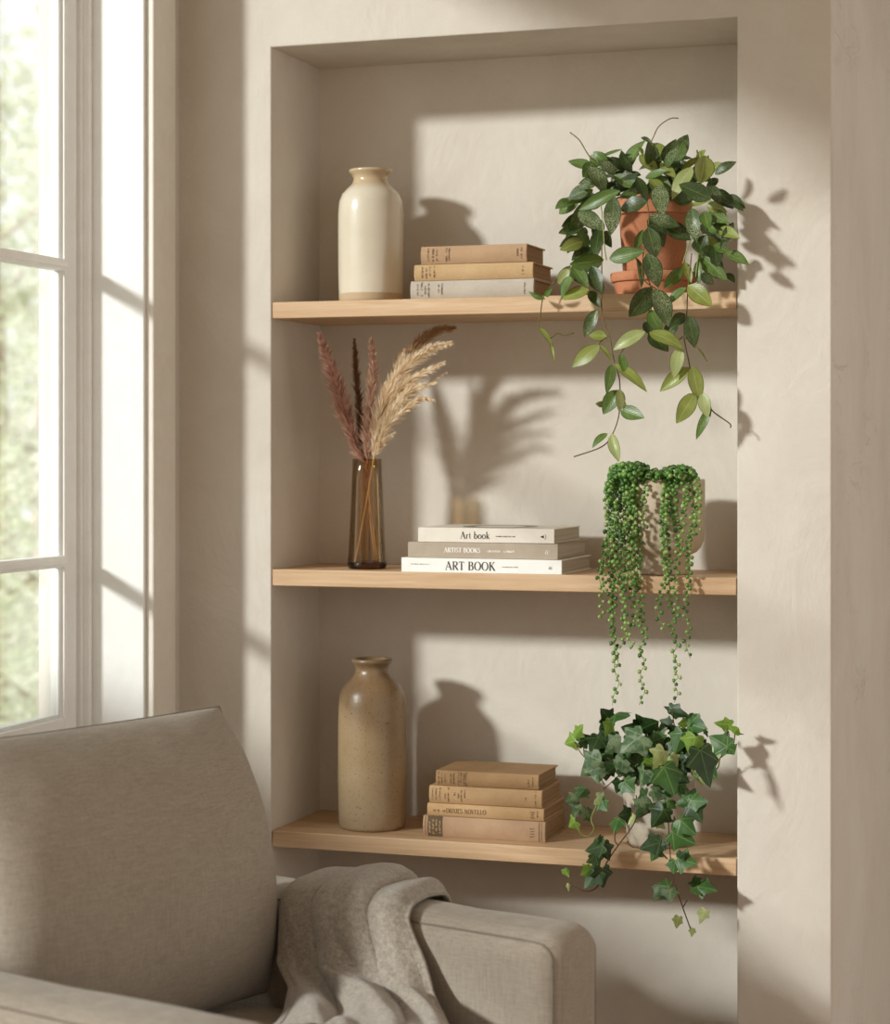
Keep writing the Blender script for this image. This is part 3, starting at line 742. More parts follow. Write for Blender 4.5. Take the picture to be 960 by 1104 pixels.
# ------------------------------------------------------------------ foliage materials
def translucent(t, col, rough, n, tr, spec=.45):
    p = t.pbsdf(col, rough, n, **{'Specular IOR Level': spec})
    tl = t.n('ShaderNodeBsdfTranslucent', {'Color': t.mix(1.0, col, (1.35, 1.4, .7, 1), 'MULTIPLY')}).outputs[0]
    return t.done(t.n('ShaderNodeMixShader', {0: tr, 1: p, 2: tl}).outputs[0])
def leaf_mat(name, c1, c2, silver=0., rib='#8fa35c', edge='#22310f', tr=.22):
    t = NT(name); uv = t.co('UV'); sx = t.n('ShaderNodeSeparateXYZ', {0: uv}); x, y = sx.outputs[0], sx.outputs[1]
    d = t.math('ABSOLUTE', t.math('SUBTRACT', x, .5))
    nz = t.noise(t.co('Object'), 38, 4, .6); sp = t.noise(t.co('Object'), 520, 3, .75)
    col = t.mix(t.ramp(nz, [(.32, 0.0), (.7, 1.0)]), lin(c1), lin(c2))
    if silver:
        blot = t.ramp(t.noise(t.co('Object'), 24, 2), [(.42, .15), (.6, 1.0)])
        col = t.mix(t.math('MULTIPLY', t.math('MULTIPLY', t.ramp(sp, [(.48, 0.0), (.58, 1.0)]), blot), silver), col, lin('#b3b89b'))
    col = t.mix(t.ramp(d, [(.008, .75), (.035, 0.0)]), col, lin(rib))
    vein = t.n('ShaderNodeTexWave', {'Vector': t.n('ShaderNodeCombineXYZ', {0: t.math('SUBTRACT', y, t.math('MULTIPLY', d, .9)), 1: 0., 2: 0.}).outputs[0], 'Scale': 2.6, 'Distortion': .4}).outputs[1]
    col = t.mix(t.ramp(vein, [(.86, 0.0), (1., .22)]), col, lin(rib))
    col = t.mix(t.ramp(d, [(.43, 0.0), (.485, .85)]), col, lin(edge))
    n = t.bump(t.math('ADD', nz, t.math('MULTIPLY', vein, -.2)), .2, .003)
    return translucent(t, col, .33, n, tr, .4)
HOYA = [leaf_mat('hoya_dark', '#2b3a1a', '#3c5026', .3, '#66793c'), leaf_mat('hoya_silver', '#33471f', '#4a6030', .85, '#76894f'),
        leaf_mat('hoya_mid', '#46602a', '#5f7a36', .3, '#8ba457'), leaf_mat('hoya_olive', '#77823a', '#8f9a4e', .15, '#b0b573', '#4a3a1c'),
        leaf_mat('hoya_pale', '#8d9a5e', '#a5ac74', .3, '#bcc08f', '#4d4a24')]
M['stem'] = plain('vine_stem', '#5d4a2c', .6, .3, var='#6f6a38')
M['stem_green'] = plain('green_stem', '#7d8a45', .55, .3, var='#8f9a55')
M['stem_brown'] = plain('brown_stem', '#4a3423', .65, .3, var='#5c4430')
M['soil'] = plain('potting_soil', '#2b2118', .95, .1, 1., 160, '#43352a')
TOCAM = (-FW).normalized(); UPV = Vector((0, 0, 1))
def leaf(mb, b, t, w, mi=0, hint=None, fold=.22, curl=.10, n=9, rr=rnd, twist=0):
    b, t = Vector(b), Vector(t); ax = t-b; L = ax.length; ax = ax/L
    h = hint if hint is not None else (TOCAM+UPV*.35+Vector((rr.gauss(0, .45), 0, rr.gauss(0, .35))))
    nr = h-ax*h.dot(ax)
    if nr.length < .05: nr = ax.orthogonal()
    nr.normalize(); sd = ax.cross(nr)
    cols = (-1, -.55, 0, .55, 1); vs, uv, fs = [], [], []
    for i in range(n+1):
        q = i/n
        ww = w*.5*max(.02, sin(pi*min(1, q**.82*.985+.012)))**.82
        tw = twist*q; s2 = sd*cos(tw)+nr*sin(tw); n2 = nr*cos(tw)-sd*sin(tw)
        for x in cols:
            p = b+ax*L*q+s2*x*ww-n2*(fold*(-abs(x)+.4)*ww)+n2*curl*L*(sin(pi*q)-.0)
            vs.append(p); uv.append(((x+1)/2, q))
    for i in range(n):
        for k in range(4):
            a = i*5+k; fs.append((a, a+1, a+6, a+5))
    mb.add(vs, fs, uv, mi)
def clear(mb):
    """slide foliage off the boards and the niche walls it would otherwise pass through"""
    for p in mb.v:
        if -.004 < p.x < W+.004 or p.y > 0:
            for zz in ZS:
                if p.y > -.005 and zz-TH-.010 < p.z < zz+(.010 if p.y < .045 else .003):
                    if p.y < .045: p.y = -.007
                    elif p.z > zz-TH*.5: p.z = zz+.004
                    else: p.z = zz-TH-.004
            if p.y > D-.006: p.y = D-.006
            if p.y > -.008 and p.x > W-.006: p.x = W-.006
    return mb
def terracotta():
    t = NT('terracotta'); nz = t.noise(t.co(), 11, 5, .6); f = t.noise(t.co(), 260, 3)
    col = t.mix(t.ramp(nz, [(.3, 0.0), (.72, 1.0)]), lin('#b06f4e'), lin('#c08461'))
    col = t.mix(t.ramp(f, [(.4, 0.0), (.75, .3)]), col, lin('#d19873'))
    return t.done(t.pbsdf(col, .8, t.bump(t.math('ADD', nz, t.math('MULTIPLY', f, .3)), .25, .003), **{'Specular IOR Level': .2}))
M['terra'] = terracotta()
# ------------------------------------------------------------------ trailing plant in terracotta
ch = Vector((at(705, 300, y=.092)[0], .092, ZS[0])); s = ppm(ch)
HP = thing('potted_trailing_plant', 'trailing plant with pointed waxy leaves in a terracotta pot on the top shelf', 'plant', ch)
P = [(31, 312), (33, 311), (34.5, 300), (35.5, 292), (40.5, 232), (41.5, 230.5), (44.2, 230), (45.2, 216), (45.2, 212), (44.3, 211), (42, 211), (41, 213), (39.5, 232), (36, 290), (.05, 290)]
P = [(r*.92, v) for r, v in P]
mb = MB(); mb.lathe(px_profile(P, ch, 317.3), ch, 72); mb.build('pot', M['terra'], HP, ang=45)
P = [(37, 317), (40.5, 316), (42.5, 303), (45.5, 302), (46.5, 300), (46.5, 293.5), (45.5, 292.2), (43, 292.2), (42, 294), (41, 303), (36, 311), (.05, 311)]
mb = MB(); mb.lathe(px_profile(P, ch, 317.3), ch, 72); mb.build('saucer', M['terra'], HP, ang=45)
mb = MB(); mb.lathe([(.05/s, 99/s), (36/s, 97/s), (37/s, 92/s), (.05/s, 92/s)], ch, 32); mb.build('soil', M['soil'], HP, fixn=True)
def cA(x, y): return 600+x/4.8, 120+y/4.8
def cB(x, y): return 570+x/4.174, 290+y/4.174
def cvt(c, k, x, y, dep): u, v = c(x, y); return at(u, v, y=dep)
def leaves_from(mb, rows, c, k, jit, dy=0., fold=(.1, .4)):
    r_ = random.Random(len(rows))
    for bx, by, tx, ty, w, dep, mi in rows:
        dep += dy
        b = cvt(c, k, bx, by, dep); t = cvt(c, k, tx, ty, dep-.006+r_.uniform(-jit, jit))
        leaf(mb, b, t+(t-b)*.06, 1.14*w/k/ppm(b), mi, None, r_.uniform(*fold), r_.uniform(.0, .14), rr=r_, twist=r_.uniform(-.25, .25))
CR = [(220,240,335,200,40,.06,2),(190,262,140,338,62,.04,2),(175,288,243,422,86,-.02,1),(365,305,458,158,92,.05,2),(350,290,430,222,50,.04,0),(430,227,527,320,60,.03,3),
 (490,168,578,252,70,.06,3),(440,135,500,168,22,.07,0),(600,242,700,245,32,.08,0),(640,312,760,235,36,.08,3),(770,228,745,368,102,.03,3),(705,290,605,447,78,-.02,4),
 (540,265,615,342,50,.03,3),(215,300,335,300,42,.05,0),(300,330,422,398,58,.02,2),(238,345,305,340,30,.04,0),(460,345,572,308,46,.02,2),(415,340,470,462,52,.0,0),
 (330,442,442,402,42,.0,2),(190,405,63,474,46,.05,2),(170,370,128,402,34,.05,0),(330,412,128,505,66,-.02,2),(470,470,338,508,80,-.04,0),(535,378,546,536,86,-.06,1),
 (484,545,628,592,78,-.07,1),(558,588,690,662,82,-.05,0),(802,452,645,382,86,.0,0),(795,410,912,458,50,.06,0),(690,490,802,462,40,-.03,3),(705,500,726,670,76,-.05,1),
 (812,468,872,618,66,.0,0),(765,518,788,605,60,.03,2),(917,575,852,712,42,.03,0),(745,640,848,722,56,-.02,3),(742,735,878,868,86,-.03,2),(728,655,762,742,62,.0,2),
 (820,590,845,692,50,.04,0),(142,472,70,620,76,.0,1),(115,520,238,612,82,-.03,1),(302,442,284,628,82,-.05,1),(112,640,60,730,46,.03,0),(118,618,160,716,62,.01,2),
 (222,612,204,757,66,.03,0),(275,765,448,725,76,-.07,2),(450,612,410,706,42,-.05,2),(475,600,510,757,86,-.07,1),(480,550,552,695,84,-.05,0),(470,735,526,902,86,-.08,1),
 (418,760,440,907,36,-.06,1),(245,768,80,790,86,-.05,2),(75,798,18,892,62,-.02,4),(85,800,160,905,66,-.06,2),(185,800,232,937,62,-.06,0),(665,780,696,882,42,-.05,3),
 (655,805,562,910,62,-.06,2),(735,770,742,897,42,-.04,2),(750,838,812,892,50,.05,0),(875,840,922,885,40,.06,0),
 (260,420,200,330,60,.06,0),(500,330,560,400,70,.05,0),(420,320,350,370,60,.06,0),(620,330,700,380,66,.06,0),(690,410,640,470,70,.04,0),(380,400,300,360,60,.07,0),
 (250,380,330,430,60,.05,0),(560,300,640,250,50,.07,0),(180,440,150,540,60,.05,0),(790,380,850,480,60,.05,0),(230,560,200,660,60,.04,0),(800,540,840,640,70,.05,0),
 (780,640,740,730,60,.05,0),(820,700,830,800,66,.05,0),(200,430,120,470,50,.08,0),(470,380,520,430,50,.05,0),(585,400,560,470,46,.04,0),(640,420,600,350,60,.05,0),
 (330,250,345,215,18,.07,0),(520,255,640,275,30,.07,0),(840,350,780,390,40,.07,0),(700,350,790,330,40,.06,2),(430,300,500,290,36,.05,2),(340,360,250,300,40,.06,2),
 (150,600,130,660,40,.06,0),(130,700,150,760,40,.04,0),(200,700,170,780,60,.02,0),(250,620,285,700,50,.05,0),(800,760,860,800,46,.06,0),(760,580,800,660,60,.03,0)]
rf_ = random.Random(21)
for _ in range(95):                                        # inner leaves of the mound, arching up, out and down
    a = rf_.uniform(-.25, pi+.25); q = rf_.uniform(.15, 1.)
    x, y = 480+400*q*cos(a), 420-190*q*sin(a)
    if abs(a-pi/2) > 1.05 and rf_.random() < .75: y += rf_.uniform(0, 330); x = 480+(330+rf_.uniform(-60, 70))*(1 if cos(a) > 0 else -1)
    if 330 < x < 690 and y > 440: continue
    ox, oy = cos(a), -sin(a)*.5+.55; l = rf_.uniform(75, 135); n_ = math.hypot(ox, oy)
    if y < 330: oy = -sin(a)*.8+rf_.uniform(-.3, .5); n_ = math.hypot(ox, oy)
    CR.append((x, y, x+ox/n_*l, y+oy/n_*l, rf_.uniform(46, 76), rf_.uniform(.01, .085), rf_.choice((0, 0, 0, 1, 2, 2, 3))))
CR = [r[:5]+(r[5]-.105 if (r[0] > 745 and k % 3) else r[5],)+r[6:] for k, r in enumerate(CR)]   # the outer side arches forward past the wall edge
mb = MB(); leaves_from(mb, CR, cA, 4.8, .025)
clear(mb).build('foliage', HOYA, HP, ang=180)
def stems(rows, c, r, dep, seg=6):
    mb = MB()
    for pts in rows:
        ps = [cvt(c, 1, p[0], p[1], p[2] if len(p) > 2 else dep) for p in pts]
        mb.tube(cr(ps, 5), r, seg)
    return mb
mb = stems([[(225,275,.04),(170,230,.03),(120,150,.02),(70,108,.02)]], cA, .0011, .03); mb.build('tendril', M['stem'], HP, ang=180)
mb = stems([[(455,230,.05),(500,140,.05),(530,80,.04),(590,38,.03),(632,36,.03)]], cA, .0011, .03); mb.build('tendril', M['stem'], HP, ang=180)
mb = stems([[(735,240,.04),(728,200,.04)]], cA, .0016, .03); mb.build('tendril', M['stem'], HP, ang=180)
VINES = [
 ([[(130,45,-.02),(70,120,-.025),(55,200,-.03),(50,270,-.03),(100,320,-.03),(115,400,-.03)], [(100,312,-.03),(130,290,-.03),(160,298,-.03),(205,288,-.03)], [(180,0,-.01),(130,45,-.02)]],
  [(75,135,5,103,24,-.03,2),(75,122,105,86,28,-.03,2),(50,262,105,345,26,-.03,3),(98,325,117,422,13,-.03,3),(180,0,135,62,44,-.03,4)]),
 ([[(330,-120,-.05),(330,0,-.05),(330,180,-.05),(345,250,-.05),(365,300,-.05),(388,425,-.05),(410,500,-.05),(410,640,-.05),(380,740,-.05),(330,800,-.05),(205,845,-.05)], [(520,290,-.06),(460,320,-.055),(415,378,-.05)], [(365,300,-.05),(322,330,-.05),(322,350,-.05)]],
  [(212,28,155,132,92,-.06,2),(272,92,155,135,62,-.065,3),(200,0,265,74,68,-.05,2),(280,30,332,108,55,-.04,2),(275,100,322,170,40,-.04,0),(310,182,255,300,50,-.05,1),(352,302,276,300,48,-.05,3),(320,345,203,436,64,-.055,3),(318,340,374,417,20,-.05,3),
   (414,378,441,482,34,-.05,2),(388,428,525,546,50,-.055,3),(376,430,352,553,44,-.05,2),(402,545,340,648,66,-.055,2),(342,608,304,606,26,-.05,3),(410,540,408,635,44,-.06,4),(412,543,448,628,40,-.05,3),(414,632,516,668,60,-.055,2),(356,740,291,802,34,-.05,2),(376,742,407,862,48,-.055,4)]),
 ([[(470,-70,-.06),(545,60,-.06),(552,180,-.06),(530,262,-.06),(545,290,-.06)], [(545,285,-.06),(640,340,-.06),(690,352,-.06)]],
  [(556,82,459,208,90,-.08,0),(570,88,627,250,84,-.085,1),(545,185,592,288,60,-.075,2),(526,282,389,360,62,-.08,4),(520,240,550,290,46,-.07,0),(540,290,625,368,78,-.07,0),(545,284,688,356,74,-.08,3),(684,350,655,482,58,-.07,4),(615,292,672,248,54,-.06,0),(706,203,643,248,50,-.06,0)]),
 ([[(735,-70,-.05),(718,90,-.055),(712,220,-.055),(700,300,-.055),(725,430,-.055),(750,560,-.055),(800,590,-.055),(830,640,-.055),(905,695,-.05),(910,715,-.05)], [(755,345,-.055),(785,385,-.055),(805,415,-.055)], [(700,300,-.055),(680,318,-.055)]],
  [(718,74,822,162,74,-.065,3),(710,84,628,162,50,-.06,2),(722,210,748,348,62,-.06,0),(705,310,742,332,20,-.055,2),(724,443,600,546,58,-.065,3),(738,438,768,588,62,-.07,3),(750,558,671,687,70,-.07,3),(783,556,806,664,52,-.065,4),(822,618,759,759,38,-.06,2),(770,360,800,410,10,-.055,3)]),
]
for st, lv in VINES:
    v_ = clear(stems(st, cB, .0013, -.05)).build('vine', M['stem'], HP, ang=180)
    mb = MB(); leaves_from(mb, lv, cB, 4.174, .012, 0, (.15, .5)); clear(mb).build('vine_leaves', HOYA, v_, ang=180)
mb = stems([[(260,770,-.05),(250,700,-.05),(240,560,-.04),(230,470,-.02)]], cA, .0013, -.05); mb.build('stalk', M['stem_green'], HP, ang=180)
mb = stems([[(470,470,-.04),(480,560,-.06),(455,700,-.07),(450,860,-.07),(525,925,-.06)]], cA, .0013, -.05); mb.build('stalk', M['stem'], HP, ang=180)
mb = stems([[(720,640,-.03),(690,680,-.05),(655,790,-.06)], [(740,640,-.03),(735,740,-.04),(722,860,-.05)]], cA, .0013, -.05); mb.build('stalk', M['stem_green'], HP, ang=180)

# ------------------------------------------------------------------ string of pearls
cp = Vector((at(715, 580, y=.090)[0], .090, ZS[1])); s = ppm(cp)
SP = thing('string_of_pearls_plant', 'string of pearls succulent spilling from a beige footed pot', 'plant', cp)
M['beige_pot'] = plain('beige_stoneware', '#b9a890', .7, .25, .12, 60, '#c4b49d')
P = [(27, 621), (29.5, 620.5), (30, 619), (29, 602), (30, 600.3), (36, 597.5), (41, 592), (44.3, 584), (45.2, 572), (45.2, 521), (44.7, 519.2), (42.5, 519.2), (42, 522), (42, 530), (.05, 530)]
mb = MB(); mb.lathe(px_profile(P, cp, 621.3), cp, 80); mb.build('pot', M['beige_pot'], SP, ang=60)
mb = MB(); mb.lathe([(.05/s, 97/s), (40/s, 95/s), (41.5/s, 91/s), (.05/s, 91/s)], cp, 32); mb.build('soil', M['soil'], SP, fixn=True)
def pearl(name, a, b):
    t = NT(name); nz = t.noise(t.co(), 55, 3)
    col = t.mix(t.ramp(nz, [(.35, 0.0), (.68, 1.0)]), lin(a), lin(b))
    return translucent(t, col, .28, None, .1, .5)
PEARL = [pearl('pearl_green', '#4c7a30', '#6d9a48'), pearl('pearl_dark', '#345a26', '#4c7234'), pearl('pearl_light', '#7f9f50', '#9ab56c')]
def cE(x, y): return 630+x/6.4, 490+y/6.4
def cF(x, y): return 630+x/6.4, 620+y/6.4
rp_ = random.Random(5)
def strand(parts, y0, y1, r0, r1, dens=1.0):
    """parts: list of (crop, points) -> one strand (stem with pearls as its child)"""
    ps = []
    tot = sum(len(p) for _, p in parts); k = 0
    for c_, pts in parts:
        for x, y in pts:
            f = k/max(1, tot-1); ps.append(cvt(c_, 1, x, y, y0+(y1-y0)*min(1, f*2.2))); k += 1
    path = cr(ps, 8)
    for p in path:
        for zz in ZS:
            if p.x < W+.01 and p.y > -.016 and zz-TH-.03 < p.z < zz+.03: p.y = -.016
    st = MB(); st.tube(path, [.0011-.0005*i/len(path) for i in range(len(path))], 5)
    so_ = st.build('strand', M['stem_green'], SP, ang=180)
    acc = 0; nxt = 0; mbp = MB(); L = sum((b-a).length for a, b in zip(path, path[1:])); side = 1
    for a, b in zip(path, path[1:]):
        l = (b-a).length
        while nxt <= acc+l:
            q = (nxt-acc)/max(l, 1e-9); f = nxt/L
            r = (r0+(r1-r0)*f)*rp_.uniform(.78, 1.15)
            side = -side
            off = RT*side*(r*rp_.uniform(.5, 1.25))+TOCAM*rp_.uniform(-.6, 1)*r
            p = a.lerp(b, q)+off
            mi = rp_.choice((0, 0, 1, 2)) if f < .75 else rp_.choice((0, 1, 2, 2))
            n0 = len(mbp.f)
            mbp.ball(p, r, 8, 6, Vector((off.x, off.y, -.01)).normalized(), .25)
            for z_ in range(n0, len(mbp.f)): mbp.mi[z_] = mi
            nxt += r*(1.5+1.9*max(0, f-.4)*dens)*rp_.uniform(.8, 1.3)
        acc += l
    mbp.build('pearls', PEARL, so_, ang=180)
R0, R1 = .0046, .0036
ST = [
 [(cE,[(215,135),(165,210),(168,430),(150,600),(110,800),(105,850)]),(cF,[(120,90),(122,200),(120,300)])],
 [(cE,[(240,110),(190,190),(185,500),(150,700),(135,850)]),(cF,[(150,110)])],
 [(cE,[(250,120),(215,220),(212,600),(190,850)]),(cF,[(190,60),(185,300),(200,430),(215,540),(210,640),(225,700),(240,750),(205,830),(195,900)])],
 [(cE,[(270,110),(240,220),(238,600),(225,850)]),(cF,[(215,60),(200,230),(205,420),(215,480),(235,600),(215,640)])],
 [(cE,[(290,110),(272,240),(268,500),(265,850)]),(cF,[(265,160),(285,230),(270,300),(285,400),(255,500)])],
 [(cE,[(320,95),(305,250),(298,550),(290,850)]),(cF,[(270,110),(290,300),(300,420),(340,480),(310,500)])],
 [(cE,[(350,95),(335,240),(330,650),(345,830)]),(cF,[(325,150),(335,190),(362,245),(335,300),(332,350)])],
 [(cE,[(370,95),(360,240),(355,500),(340,650),(320,800)]),(cF,[(345,100),(375,260),(355,350)])],
 [(cE,[(390,110),(395,300),(380,600),(390,850)]),(cF,[(380,80),(400,210),(395,340),(425,380),(410,470),(382,520),(410,580),(415,620),(392,670),(390,710),(400,760),(418,800),(380,895)])],
 [(cE,[(410,115),(422,260),(405,400),(420,500)])],
 [(cE,[(300,120),(285,260),(315,420),(285,520),(310,600)])],
 [(cE,[(230,150),(200,300),(215,420),(195,560),(215,760)])],
 [(cE,[(200,160),(155,280),(155,420)])],
 [(cE,[(340,120),(320,300),(350,400),(335,560)])],
 [(cE,[(580,130),(552,300),(545,650),(570,840),(545,905)]),(cF,[(520,160),(515,240),(520,310),(548,350),(552,400)])],
 [(cE,[(600,140),(580,320),(570,600),(598,850)]),(cF,[(598,150),(600,200),(640,290),(605,340),(620,410),(640,490),(617,545),(645,625),(622,660),(650,705),(622,740),(645,815),(622,880)])],
 [(cE,[(640,150),(622,330),(650,600),(640,800),(620,940)]),(cF,[(630,120),(640,240)])],
 [(cE,[(690,150),(706,300),(690,390),(678,500),(665,580),(680,700)])],
 [(cE,[(735,140),(760,380),(738,560),(720,620),(730,740),(720,900)]),(cF,[(705,160),(700,290),(730,340),(725,395),(702,460),(720,540),(733,575)])],
 [(cE,[(775,140),(790,290),(788,420),(790,500),(785,550)])],
 [(cE,[(570,170),(560,320),(555,470),(560,620),(550,760)])],
]
for k, pt in enumerate(ST):
    strand(pt, .012 if k > 13 else .03, -.022-.006*(k % 3), R0, R1, 1.)
mbp = MB()
for (x0, y0, rx, ry, n) in ((320, 130, 150, 75, 330), (650, 140, 125, 60, 230), (490, 150, 90, 40, 70)):
    for _ in range(n):
        a = rp_.uniform(0, 2*pi); q = rp_.uniform(0, 1)**.5
        x = x0+rx*q*cos(a); y = y0+ry*(q*sin(a)) ; dome = math.sqrt(max(0, 1-q*q))
        p = cvt(cE, 1, x, y, .06-.075*dome+rp_.uniform(-.008, .03))
        n0 = len(mbp.f); mbp.ball(p, rp_.uniform(.0038, .0054), 8, 6, Vector((rp_.gauss(0, 1), rp_.gauss(0, 1), rp_.gauss(.3, 1))).normalized(), .25)
        mi = rp_.choice((0, 0, 0, 1, 1, 2))
        for z_ in range(n0, len(mbp.f)): mbp.mi[z_] = mi
tag(mbp.build('pearl_mound', PEARL, SP, ang=180), kind='stuff')

# ------------------------------------------------------------------ ivy
def ivy_mat(name, c1, c2, vein, pale=0, tr=.18):
    t = NT(name); uv = t.co('UV'); sx = t.n('ShaderNodeSeparateXYZ', {0: uv})
    x = t.math('ABSOLUTE', t.math('SUBTRACT', sx.outputs[0], .5)); y = sx.outputs[1]
    nz = t.noise(t.co('Object'), 45, 4, .6)
    col = t.mix(t.ramp(nz, [(.34, 0.0), (.68, 1.0)]), lin(c1), lin(c2))
    d2 = t.math('ABSOLUTE', t.math('SUBTRACT', t.math('MULTIPLY', x, .51), t.math('MULTIPLY', y, .86)))
    d3 = t.math('ABSOLUTE', t.math('ADD', t.math('MULTIPLY', x, .3), t.math('MULTIPLY', y, .95)))
    d = t.math('MINIMUM', t.math('MINIMUM', x, d2), d3)
    if pale: col = t.mix(t.math('MULTIPLY', t.ramp(t.noise(t.co('Object'), 70, 2), [(.45, 0.0), (.6, 1.0)]), pale), col, lin('#b7bf9c'))
    col = t.mix(t.ramp(d, [(.006, .6), (.03, 0.0)]), col, lin(vein))
    return translucent(t, col, .46, t.bump(t.math('ADD', nz, t.math('MULTIPLY', t.ramp(d, [(0., 1.0), (.05, 0.0)]), -.3)), .25, .003), tr, .45)
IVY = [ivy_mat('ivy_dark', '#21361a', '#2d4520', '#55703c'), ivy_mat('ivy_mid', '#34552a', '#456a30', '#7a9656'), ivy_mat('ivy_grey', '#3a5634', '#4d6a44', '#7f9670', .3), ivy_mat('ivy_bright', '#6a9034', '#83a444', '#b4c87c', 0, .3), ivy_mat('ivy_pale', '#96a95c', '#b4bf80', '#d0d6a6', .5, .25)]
OUT = [(0, 0), (.09, -.08), (.22, -.15), (.37, -.14), (.46, -.02), (.42, .10), (.52, .19), (.655, .32), (.54, .41), (.38, .47), (.29, .60), (.17, .80), (.0, 1.0)]
def ivy_leaf(mb, b, t, sz, mi, rr, wid=1.):
    b, t = Vector(b), Vector(t); ax = (t-b)*1.02; L = ax.length; ax /= L
    h = TOCAM+UPV*.3+Vector((rr.gauss(0, .4), 0, rr.gauss(0, .35)))
    nr = h-ax*h.dot(ax); nr.normalize(); sd = ax.cross(nr)
    pts = OUT+[(-x, y) for x, y in OUT[-2:0:-1]]
    ww = L*wid*rr.uniform(.85, 1.12); fold = rr.uniform(.1, .45); droop = rr.uniform(.0, .3)
    asym = rr.uniform(-.1, .1); ph = rr.uniform(0, 6)
    def P_(x, y):
        x2 = x+asym*y*(1-y)
        return b+ax*L*y+sd*x2*ww-nr*(fold*abs(x)*ww)-nr*(droop*y*y*L)+nr*(.05*L*sin(7*x+ph)*abs(x)*2)
    c0 = (0, .22); n = len(pts)
    vs = [P_(*c0)]; uv = [(.5, c0[1])]
    for k in (.5, 1.):
        for x, y in pts:
            xx, yy = c0[0]+(x-c0[0])*k, c0[1]+(y-c0[1])*k
            vs.append(P_(xx, yy)); uv.append((.5+xx, yy))
    fs = [(0, 1+i, 1+(i+1) % n) for i in range(n)]+[(1+i, 1+n+i, 1+n+(i+1) % n, 1+(i+1) % n) for i in range(n)]
    mb.add(vs, fs, uv, mi)
ci = Vector((at(710, 880, y=.110)[0], .110, ZS[2])); s = ppm(ci)
IP = thing('potted_ivy', 'green ivy with lobed leaves in a pale grey pot on the lowest shelf', 'plant', ci)
M['grey_pot'] = plain('pale_grey_stoneware', '#a89d8c', .65, .3, .15, 50, '#bcb2a2')
P = [(31, 910), (33, 909), (33.6, 905), (38.8, 845), (39.2, 841.5), (38.6, 840.3), (37, 840.3), (36.2, 843), (35.2, 856), (.05, 856)]
mb = MB(); mb.lathe(px_profile(P, ci, 910.3), ci, 64); mb.build('pot', M['grey_pot'], IP, ang=60)
mb = MB(); mb.lathe([(.05/s, 64/s), (34/s, 62/s), (35/s, 55/s), (.05/s, 55/s)], ci, 32); mb.build('soil', M['soil'], IP, fixn=True)
def cC(x, y): return 600+x/4.8, 750+y/4.8
def cD(x, y): return 600+x/4.8, 870+y/4.8
def ivy_rows(mb, rows, c, jit=.02, seed=1):
    r_ = random.Random(seed)
    for row in rows:
        bx, by, tx, ty, dep, mi = row[:6]; wid = row[6] if len(row) > 6 else 1.
        ivy_leaf(mb, cvt(c, 1, bx, by, dep), cvt(c, 1, tx, ty, dep-.008+r_.uniform(-jit, jit)), 1, mi, r_, wid)
CROWN = [(280,125,235,72,.03,0),(305,95,382,106,.03,1),(285,135,262,210,.02,3),(268,140,224,172,.03,0),(95,208,128,152,.04,3,.8),(98,235,32,255,.04,3),(115,240,188,212,.04,0),(222,215,178,294,.03,0),
 (432,192,338,160,.03,0),(438,172,527,138,.04,0),(592,152,528,128,.06,0),(588,68,676,112,.05,0,.7),(602,76,550,54,.05,0,.5),(622,200,588,148,.05,0),(684,105,755,128,.05,1,.6),(676,142,628,148,.05,3),(690,148,772,172,.04,1),(768,178,786,218,.04,0,.5),
 (908,152,828,142,.04,3,.7),(914,192,936,174,.05,3),(884,262,788,205,.03,1),(882,265,932,285,.03,1),(652,190,608,305,.0,1),(722,212,690,308,-.01,3),(800,250,832,355,.02,4),(748,280,806,472,-.02,0,.9),
 (445,205,328,290,-.02,2),(335,240,252,292,.0,2),(498,238,572,205,.02,1),(250,235,335,212,.03,0),(235,342,126,424,.0,2),(215,350,214,448,.01,2),(312,358,250,412,.0,0),(348,335,318,434,-.01,2),
 (420,355,440,265,-.01,0),(560,285,512,378,-.04,4),(505,345,436,372,-.03,3),(590,312,628,368,-.02,4),(455,385,424,474,-.04,2),(558,368,622,515,-.05,1),(332,438,312,504,.0,0),(350,445,402,498,-.02,1),
 (465,522,392,568,-.05,0),(498,488,578,524,-.06,2),(492,558,418,644,-.06,2),(556,588,488,692,-.07,0),(528,655,564,690,-.05,4),(692,545,784,545,-.05,1),(698,552,752,658,-.05,0),(684,548,616,565,-.05,1),(692,535,722,478,-.04,0),
 (640,458,652,515,-.02,1),(716,390,758,474,.0,4,.7),(108,520,52,542,-.01,2),(132,568,92,622,-.01,2),(158,600,192,652,-.01,2),(212,528,278,556,-.01,4),(236,538,186,558,-.01,2),(152,478,108,524,.0,2),(230,550,256,592,-.01,1),(96,648,56,682,-.01,3),
 (388,612,334,622,-.03,0),(322,638,294,704,-.02,1),(402,618,368,664,-.03,4),(640,640,722,712,-.06,1),(622,655,608,745,-.05,1),
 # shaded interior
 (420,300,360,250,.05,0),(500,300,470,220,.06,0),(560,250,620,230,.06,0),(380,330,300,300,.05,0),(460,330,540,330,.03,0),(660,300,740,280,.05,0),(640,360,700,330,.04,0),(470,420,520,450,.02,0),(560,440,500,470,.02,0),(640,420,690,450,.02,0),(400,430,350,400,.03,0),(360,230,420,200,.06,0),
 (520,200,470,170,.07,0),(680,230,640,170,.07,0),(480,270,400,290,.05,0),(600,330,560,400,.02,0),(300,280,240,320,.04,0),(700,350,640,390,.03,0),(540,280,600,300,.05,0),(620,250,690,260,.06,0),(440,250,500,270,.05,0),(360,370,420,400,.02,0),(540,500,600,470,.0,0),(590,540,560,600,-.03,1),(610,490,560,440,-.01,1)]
ri_ = random.Random(9)
